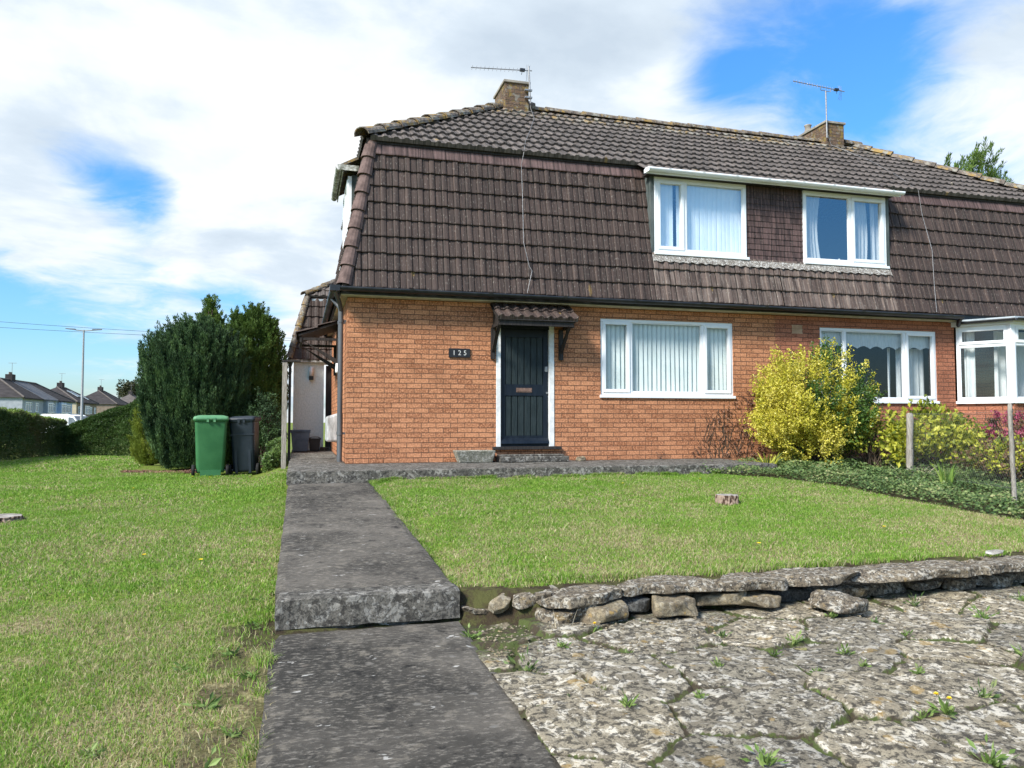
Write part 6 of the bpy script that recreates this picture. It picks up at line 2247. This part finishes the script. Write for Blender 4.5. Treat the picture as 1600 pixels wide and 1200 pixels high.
bin_('green wheelie bin with pale green lid in front of the dark conifer', -1.42, 13.85, .545, .44, 1.0, math.radians(6), GBIN, GLID, False)
bin_('dark slate wheelie bin leaning slightly beside the green one', -.86, 14.0, .45, .37, .99, math.radians(-9), SBIN, SBIN, True, tilt=math.radians(-2.5))

# ------------------------------------------------------------------ side passage: post, rendered wing, caddies
gp = thing('gate_post', 'square grey weathered timber gate post at the corner of the side passage', 'post', (-.225, 12.9, -.1))
m = MB()
m.box(-.262, -.186, 12.87, 12.95, -.15, 1.58)
m.build('shaft', OLDWOOD, gp, bevel=.004)
m = MB()
m.box(-.27, .02, 12.86, 12.97, 1.585, 1.615)
m.build('top_rail', BTIMB, gp, bevel=.004)
m = MB()
m.box(-.165, -.125, 12.97, 13.05, -.02, 1.58)
m.build('gate_stile', BTIMB, gp)

WY = 17.2
wing = thing('rendered_outbuilding', 'white rendered building with its own brown tiled mansard at the end of the side passage', 'building', (-.12, WY, 0))
m = MB()
wall_panels(m, 'x', WY, -.12, 2.2, -.2, 1.93, [(.52, 1.3, .06, 1.86)], .08)
wall_panels(m, 'y', -.12, WY, WY + 3.6, -.2, 1.93, [], .08)
m.build('wall', RENDER, wing)
m = MB()
m.box(.56, 1.26, WY + .04, WY + .08, .06, 1.84)
for (a, b_, c, d) in ((.62, .88, .2, .85), (.94, 1.2, .2, .85), (.62, .88, 1.0, 1.7), (.94, 1.2, 1.0, 1.7)):
    m.box(a, b_, WY + .03, WY + .042, c, d)
m.build('door', BTIMB, wing, bevel=.004)
m = MB()
m.box(.45, 1.35, WY - .22, WY, .0, .07)
m.build('step', PLATC, wing, bevel=.008)
m = MB()
m.lathe([(.0, 0), (.045, .01), (.05, .12), (.045, .20), (.0, .21)], (.25, WY - .06, 1.60), 12)
lamp = m.build('bulkhead_lamp', WPAINT, wing)
m = MB()
m.box(.205, .295, WY - .10, WY, 1.52, 1.60)
m.build('lamp_base', BLACK, lamp)
ww = 2.6
wl = math.hypot(.36, 1.45)
tile_sheet('mansard_tiles', (-.20, WY - .10, 1.95), U, (0, .36, 1.45), 2.4, wl / 6, 6, wing, MTILE, seed=51, lo=lambda v: .36 * v / wl, hi=lambda v: 2.4)
tile_sheet('mansard_tiles', (-.20, WY + 3.7, 1.95), (0, -1, 0), (.36, 0, 1.45), 3.8, wl / 6, 6, wing, MTILE, seed=52, lo=lambda v: .36 * v / wl, hi=lambda v: 3.8 - .36 * v / wl)
m = MB()
m.box(.25, 1.2, WY + .215, WY + .24, 3.16, 3.33)
m.build('lead_band', LEAD, wing)
tile_sheet('roof_tiles', (.10, WY + .2, 3.38), U, Vector((0, 1.9, 1.15)), 2.1, .33, 6, wing, RTILE, seed=53, lo=lambda v: .75 * v, hi=lambda v: 2.1, amp=.02)
m = MB()
m.poly([(.1, WY + .2, 3.38), (1.75, WY + 2.0, 4.45), (2.2, WY + 2.0, 4.45), (2.2, WY + 3.7, 3.4), (.1, WY + 3.7, 3.38)])
m.build('back_roof', RTILE, wing)
m = MB()
cap_tiles(m, (-.20, WY - .10, 1.97), (.16, WY + .26, 3.40), 6, .085, .075, (-1, -1, .2))
m.build('corner_hip_tiles', RIDGE, wing)
m = MB()
cap_tiles(m, (.08, WY + .18, 3.40), (1.6, WY + 1.95, 4.42), 7, .10, .09, (-.3, -.3, 1), squash=.8)
m.build('hip_tiles', RIDGE, wing)
m = MB()
m.box(-.22, 2.2, WY - .12, WY - .08, 1.90, 1.96)
m.box(-.24, -.21, WY - .12, WY + 3.7, 1.90, 1.96)
m.build('fascia', OLDW, wing)
m = MB()
m.box(-.2, 2.2, WY - .08, WY + .3, 1.935, 1.95)
m.build('soffit', OLDW, wing)


def caddy(label, x, y, w_, h, mat, lidded):
    root = thing('recycling_caddy', label, 'box', (x, y, 0))
    m = MB()
    a, b_ = w_ * .8 / 2, w_ / 2
    m.hexa([(x - a, y - a * .8, .006), (x + a, y - a * .8, .006), (x + a, y + a * .8, .006), (x - a, y + a * .8, .006)], [(x - b_, y - b_ * .8, h), (x + b_, y - b_ * .8, h), (x + b_, y + b_ * .8, h), (x - b_, y + b_ * .8, h)])
    m.box(x - b_ - .012, x + b_ + .012, y - b_ * .8 - .012, y + b_ * .8 + .012, h - .03, h)
    m.build('body', mat, root, bevel=.012)
    m = MB()
    if lidded:
        m.box(x - b_ - .015, x + b_ + .015, y - b_ * .8 - .02, y + b_ * .8 + .01, h + .002, h + .03)
        m.build('lid', mat, root, bevel=.008)
    else:
        m.tube([(x - b_, y, h), (x - b_ * .5, y - .2, h + .03), (x + b_ * .5, y - .2, h + .03), (x + b_, y, h)], .008, 6)
        m.build('handle', BLACK, root)


caddy('blue-grey recycling box against the white rendered wall', .04, 16.55, .38, .42, BLUEC, True)
caddy('small dark food caddy beside the blue-grey recycling box', .33, 16.7, .24, .27, BLACK, False)

# ------------------------------------------------------------------ the street beyond the hedges
HWALL = {
    'brown': m_noisy('brown_pebbledash', (0.20, 0.155, 0.12), (0.27, 0.215, 0.17), 2.0, .9, .1, 0),
    'grey': m_noisy('grey_render', (0.30, 0.32, 0.35), (0.38, 0.40, 0.43), 2.0, .9, .1, 0),
    'blue': m_noisy('pale_blue_render', (0.38, 0.46, 0.60), (0.45, 0.53, 0.66), 2.0, .9, .1, 0),
    'cream': m_noisy('cream_render', (0.50, 0.43, 0.30), (0.58, 0.50, 0.36), 2.0, .9, .1, 0)}
HROOF = {
    'dark': m_noisy('dark_far_roof', (0.040, 0.036, 0.036), (0.066, 0.059, 0.058), 1.0, .9, .1, .3, .05, stretch=(1, 1, 6)),
    'grey': m_noisy('grey_far_roof', (0.12, 0.125, 0.135), (0.16, 0.165, 0.175), 1.0, .9, .1, .3, .05, stretch=(1, 1, 6)),
    'tan': m_noisy('tan_far_roof', (0.10, 0.088, 0.08), (0.14, 0.122, 0.112), 1.0, .9, .1, .3, .05, stretch=(1, 1, 6))}
FGLASS = m_noisy('far_window_glass', (0.10, 0.12, 0.15), (0.20, 0.24, 0.28), .8, .2, .5, 0)


def far_house(label, x1, y0, y1, depth, eave, rh, walls, roofs, wins, chim, hip=(1, 1), skyl=(), inset=4.2):
    """facade looks along +x at x1, running y0..y1; walls/roofs: list of (ya, yb, colour)"""
    z0 = -1.15
    x0 = x1 - depth
    root = thing('semi_detached_house', label, 'house', (x1, y0, z0))
    ov = .3
    for (ya, yb__, c) in walls:
        m = MB()
        m.box(x0, x1, ya, yb__ - .003, z0, eave)
        wb_ = m.build('wall', HWALL[c], root)
    ym, xm = None, (x0 + x1) / 2
    for (ya, yb__, c) in roofs:
        first, last = ya == y0, yb__ == y1
        ra = ya + (inset if first and hip[0] else 0)
        rb = yb__ - (inset if last and hip[1] else 0)
        a_ = ya - (ov if first else 0)
        b__ = yb__ + (ov if last else 0)
        A, B_, C_, D_ = (x0 - ov, a_, eave), (x1 + ov, a_, eave), (x1 + ov, b__, eave), (x0 - ov, b__, eave)
        R1, R2 = (xm, ra, eave + rh), (xm, rb, eave + rh)
        m = MB()
        m.add([A, B_, C_, D_, R1, R2], [(1, 2, 5, 4), (3, 0, 4, 5), (0, 1, 4), (2, 3, 5), (0, 3, 2, 1)])
        m.box(x1 + ov - .02, x1 + ov + .06, a_, b__, eave - .18, eave - .02)
        rf = m.build('roof', HROOF[c], root)
        m = MB()
        for (p, q) in ((B_, R1), (R1, R2), (C_, R2)) if (first and last) else (((B_, R1), (R1, R2)) if first else (((R1, R2), (C_, R2)) if last else ((R1, R2),))):
            m.tube([Vector(p) + Vector((0, 0, .05)), Vector(q) + Vector((0, 0, .05))], .13, 5)
        m.build('ridge_tiles', HROOF['tan'], rf)
        if not first:
            m = MB()
            m.tube([Vector(B_) + Vector((0, 0, .04)), Vector(R1) + Vector((0, 0, .04))], .07, 4)
            m.build('verge', HROOF['grey'], rf)
    for (yc, zc, w_, h_, n_, bay) in wins:
        m = MB()
        px_ = x1 + (.55 if bay else 0)
        if bay:
            m.box(x1, px_, yc - w_ / 2 - .15, yc + w_ / 2 + .15, z0, zc + h_ / 2 + .25)
            m.build('bay', HWALL[bay], root)
            m = MB()
        s_ = .09
        m.box(px_ - .02, px_ + .06, yc - w_ / 2, yc + w_ / 2, zc - h_ / 2, zc - h_ / 2 + s_)
        m.box(px_ - .02, px_ + .06, yc - w_ / 2, yc + w_ / 2, zc + h_ / 2 - s_, zc + h_ / 2)
        for k in range(n_ + 1):
            yy = yc - w_ / 2 + s_ / 2 + (w_ - s_) * k / n_
            m.box(px_ - .018, px_ + .065, yy - s_ / 2, yy + s_ / 2, zc - h_ / 2 + s_, zc + h_ / 2 - s_)
        m.box(px_ - .018, px_ + .063, yc - w_ / 2 + s_, yc + w_ / 2 - s_, zc + h_ * .2, zc + h_ * .2 + .06)
        f_ = m.build('window', WHITE, root)
        m = MB()
        m.box(px_ + .004, px_ + .02, yc - w_ / 2 + .02, yc + w_ / 2 - .02, zc - h_ / 2 + .02, zc + h_ / 2 - .02)
        m.build('pane', FGLASS, f_)
    for (yc, xo) in chim:
        m = MB()
        m.box(xm - .45, xm + .45, yc - .7, yc + .7, eave + rh - .7, eave + rh + .85)
        c_ = m.build('chimney', HROOF['dark'], root)
        for j in (-.4, 0, .4):
            m = MB()
            m.lathe([(.13, 0), (.11, .3), (.13, .33)], (xm, yc + j, eave + rh + .85), 8)
            m.build('chimney_pot', HWALL['brown'], c_)
        m = MB()
        m.tube([(xm, yc + .6, eave + rh + .8), (xm, yc + .6, eave + rh + 2.6)], .03, 4)
        m.tube([(xm - .5, yc + .6, eave + rh + 2.55), (xm + .6, yc + .6, eave + rh + 2.55)], .025, 4)
        m.build('aerial', METAL, c_)
    for (yc, t0_, t1_, w_) in skyl:
        m = MB()
        xe, ze = x1 + ov, eave
        xr, zr = xm, eave + rh
        p = [(xe + (xr - xe) * t, yy, ze + (zr - ze) * t + .08) for (yy, t) in ((yc - w_ / 2, t0_), (yc + w_ / 2, t0_), (yc + w_ / 2, t1_), (yc - w_ / 2, t1_))]
        m.hexa(p, [(a[0] + .05, a[1], a[2] + .1) for a in p])
        m.build('skylight', LEAD, root)
    return root


far_house('nearest far block at the left edge, grey and pale blue fronts under joined roofs', -36.4, 119, 143, 8.5, 3.85, 2.75,
          [(119, 126.5, 'grey'), (126.5, 134, 'grey'), (134, 143, 'blue')], [(119, 127, 'dark'), (127, 134, 'grey'), (134, 143, 'dark')],
          [(121.5, 2.6, 2.6, 1.3, 3, None), (125.0, 2.6, 1.2, 1.3, 1, None), (129.5, 2.6, 2.6, 1.4, 3, 'grey'), (132.9, 2.6, 1.1, 1.3, 1, None), (136.3, 2.6, 2.6, 1.4, 3, 'blue'), (140.8, 2.6, 2.4, 1.3, 3, None)],
          [(127.5, 0)])
far_house('middle far house pair with cream end wall, brown front and roof skylights', -37.3, 149, 163, 8.5, 3.95, 2.75,
          [(149, 149.4, 'cream'), (149.4, 163, 'brown')], [(149, 163, 'dark')],
          [(150.7, 2.6, 1.0, 1.2, 1, None), (154.0, 2.6, 3.2, 1.5, 3, 'brown'), (158.3, 2.6, 2.4, 1.3, 3, None), (161.6, 2.6, 1.0, 1.2, 1, None)], [(155.5, 0)], skyl=[(155.3, .35, .75, .9), (157.2, .35, .75, .9), (159.6, .2, .5, .8)])
far_house('far house right of the lamp column showing a tan hipped roof and plain end wall', -38.3, 184, 198, 9.0, 4.3, 3.1,
          [(184, 198, 'brown')], [(184, 198, 'dark')], [(188, 2.8, 2.6, 1.3, 3, None)], [(190, 0)])
far_house('farthest small roof before the round dark tree', -38.3, 216, 230, 9.0, 4.6, 3.0,
          [(216, 230, 'brown')], [(216, 230, 'tan')], [(220, 3.0, 2.6, 1.3, 3, None)], [(222, 0)])
far_house('roof of the house in the street behind, between the two nearer blocks', -56.0, 170, 186, 9.0, 5.2, 3.2,
          [(170, 186, 'brown')], [(170, 186, 'tan')], [], [])


def broad_tree(label, x, y, z0, h, r, n, mat, seed, sc=(1, 1, .75), leaf=.3):
    rg = np.random.default_rng(seed)
    root = thing('broadleaf_tree', label, 'tree', (x, y, z0))
    nb = 26
    v = rg.normal(size=(nb, 3))
    v /= np.linalg.norm(v, axis=1, keepdims=True)
    cen = v * (rg.uniform(.3, .85, (nb, 1))) * r * np.array(sc) + np.array([x, y, z0 + h - r * .8])
    k = rg.integers(0, nb, n)
    q = rg.normal(size=(n, 3))
    q /= np.linalg.norm(q, axis=1, keepdims=True)
    P = cen[k] + q * (rg.uniform(.6, 1, (n, 1))) * r * .38
    leaves('crown', P, q + rg.normal(size=q.shape) * .6, leaf, leaf * .7, mat, root, seed, .2, np.clip(.6 * rg.random(nb)[k] + .4 * rg.random(n), 0, 1))
    m = MB()
    m.tube([(x, y, z0), (x, y, z0 + h * .45), (x + .2, y, z0 + h * .8)], [r * .09, r * .07, r * .02], 8)
    for j in range(7):
        m.tube([(x, y, z0 + h * .4), tuple((np.array([x, y, z0 + h * .55]) + cen[j]) / 2), tuple(cen[j])], [r * .04, r * .03, r * .01], 5)
    m.build('trunk', BARK, root)


broad_tree('round dark tree on the skyline beyond the last far house', -44.5, 238, -1.15, 13.6, 5.0, 5200, FARTREE, 71, (1, 1, .7), .7)
broad_tree('small spiky tree behind the roof of the nearest far block', -48.5, 140, -1.15, 8.6, 1.9, 900, FARTREE, 72, (1.5, 1.5, .7), .5)
broad_tree('low dark tree behind the far roofs beside the round tree', -40.5, 262, -1.15, 10.2, 4.0, 2600, FARTREE, 73, (1.6, 1.4, .5), .7)

# wind-blown conifer behind the neighbour's roof
rt = thing('conifer', 'wind-blown conifer tips showing above the right end of the neighbouring roof', 'tree', (25.2, 23.0, -.3))
rg = np.random.default_rng(81)
Pn, Dn = [], []
for (bx, by, bz, ll) in [(24.0, 23.0, 9.6, 1.4), (24.6, 23.2, 9.7, 1.7), (25.0, 23.0, 9.6, 1.8), (25.5, 23.3, 9.2, 1.7), (25.9, 23.0, 8.9, 1.5), (26.3, 23.1, 8.7, 1.2), (23.7, 23.0, 9.2, 1.3), (25.2, 22.7, 8.6, 1.8), (24.3, 22.8, 8.4, 1.8), (26.0, 22.8, 7.8, 1.8), (24.8, 23.4, 7.2, 2.0), (24.0, 23.2, 7.6, 1.8), (25.6, 23.2, 7.0, 2.0)]:
    for j in range(9):
        base = np.array([bx - .1, by, bz - .05]) + rg.normal(size=3) * .22
        d = np.array([rg.normal(.35, .35), rg.normal(0, .3), 1.0])
        d /= np.linalg.norm(d)
        P, Dd = plumes(rg, base[None], d[None], np.array([ll * rg.uniform(.5, .9)]), 110, np.array([.13]))
        Pn.append(P)
        Dn.append(Dd)
leaves('crown', np.concatenate(Pn), np.concatenate(Dn), .16, .035, CONIG, rt, 81)
m = MB()
m.tube([(25.1, 23.1, -.4), (25.1, 23.1, 5), (24.9, 23.1, 10.3)], [.28, .2, .03], 9)
for (bx, by, bz) in [(24.0, 23.0, 9.2), (25.5, 23.3, 9.0), (26.2, 23.0, 8.5), (24.6, 23.2, 9.4), (25.2, 22.8, 8.5), (24.2, 22.8, 8.2)]:
    m.tube([(25.05, 23.1, bz - 2), ((bx + 25) / 2, by, bz - .9), (bx, by, bz)], [.07, .05, .015], 6)
m.build('trunk', BARK, rt)

# double-arm street lamp
lx, ly = -14.67, 60.0
lz = gz(lx, ly)
sl_ = thing('street_lamp', 'tall grey street lamp column with two short arms beyond the hedge', 'street lamp', (lx, ly, lz))
m = MB()
m.tube([(lx, ly, lz - .1), (lx, ly, lz + 1.4), (lx, ly, lz + 1.5), (lx, ly, 7.05)], [.13, .13, .095, .055], 10)
m.build('column', METAL, sl_)
for s_ in (-1, 1):
    m = MB()
    m.tube([(lx, ly, 6.98), (lx + s_ * .45, ly, 7.03), (lx + s_ * .6, ly, 7.06)], .035, 8)
    m.build('arm', METAL, sl_)
    m = MB()
    m.hexa([(lx + s_ * .55, ly - .12, 7.03), (lx + s_ * 1.15, ly - .10, 7.09), (lx + s_ * 1.15, ly + .10, 7.09), (lx + s_ * .55, ly + .12, 7.03)],
           [(lx + s_ * .55, ly - .08, 7.12), (lx + s_ * 1.15, ly - .05, 7.14), (lx + s_ * 1.15, ly + .05, 7.14), (lx + s_ * .55, ly + .08, 7.12)])
    m.build('lantern', GREYP, sl_)

# overhead wire
m = MB()
m.tube([(-40 + i * 3.2, 62 - i * .1, 8.9 - .9 * math.sin(math.pi * i / 20) - i * .09) for i in range(21)], .012, 4)
m.tube([(-40 + i * 3.2, 62.5 - i * .1, 8.2 - .7 * math.sin(math.pi * i / 20) - i * .06) for i in range(21)], .012, 4)
tag(m.build('overhead_wire', BLACK), 'pair of thin overhead wires crossing the sky behind the street lamp', 'wire')

# van
def van():
    x, y = -20.4, 78.4
    z0 = gz(x, y)
    root = thing('van', 'white van whose roof and windscreen show above the corner of the hedges', 'van', (x, y, z0))
    mx = Matrix.Translation((x, y, z0)) @ Matrix.Rotation(math.radians(-22), 4, 'Z')
    m = MB(mx)
    side = [(-2.4, .45), (-2.45, 2.15), (-2.2, 2.33), (1.0, 2.33), (1.35, 2.2), (2.0, 1.45), (2.55, 1.2), (2.6, .45)]
    vs = [(a, -.95, b_) for a, b_ in side] + [(a, .95, b_) for a, b_ in side]
    n_ = len(side)
    m.add(vs, [tuple(range(n_))[::-1], tuple(range(n_, 2 * n_))] + [(i, (i + 1) % n_, n_ + (i + 1) % n_, n_ + i) for i in range(n_)])
    m.build('body', WHITE, root, bevel=.06)
    m = MB(mx)
    m.add([(1.38, -.86, 2.18), (1.38, .86, 2.18), (2.02, .86, 1.48), (2.02, -.86, 1.48)], [(0, 1, 2, 3)])
    for p in range(4):
        m.v[p] = (m.v[p][0] + .03, m.v[p][1], m.v[p][2] + .03)
    m.build('windscreen', FGLASS, root)
    for s_ in (-1, 1):
        m = MB(mx)
        m.poly([(.9, s_ * .962, 1.45), (1.85, s_ * .962, 1.45), (1.35, s_ * .962, 2.05), (.9, s_ * .962, 2.1)])
        m.build('side_window', FGLASS, root)
    m = MB(mx)
    m.box(-1.9, .7, -.7, .7, 2.36, 2.42)
    m.build('roof_rack', OLDW, root)
    for (a, b_) in ((-1.5, -.85), (-1.5, .85), (1.7, -.85), (1.7, .85)):
        m = MB(mx)
        m.tube([(a, b_ - .11, .34), (a, b_ + .11, .34)], .34, 20)
        m.build('wheel', RUBBER, root)


van()
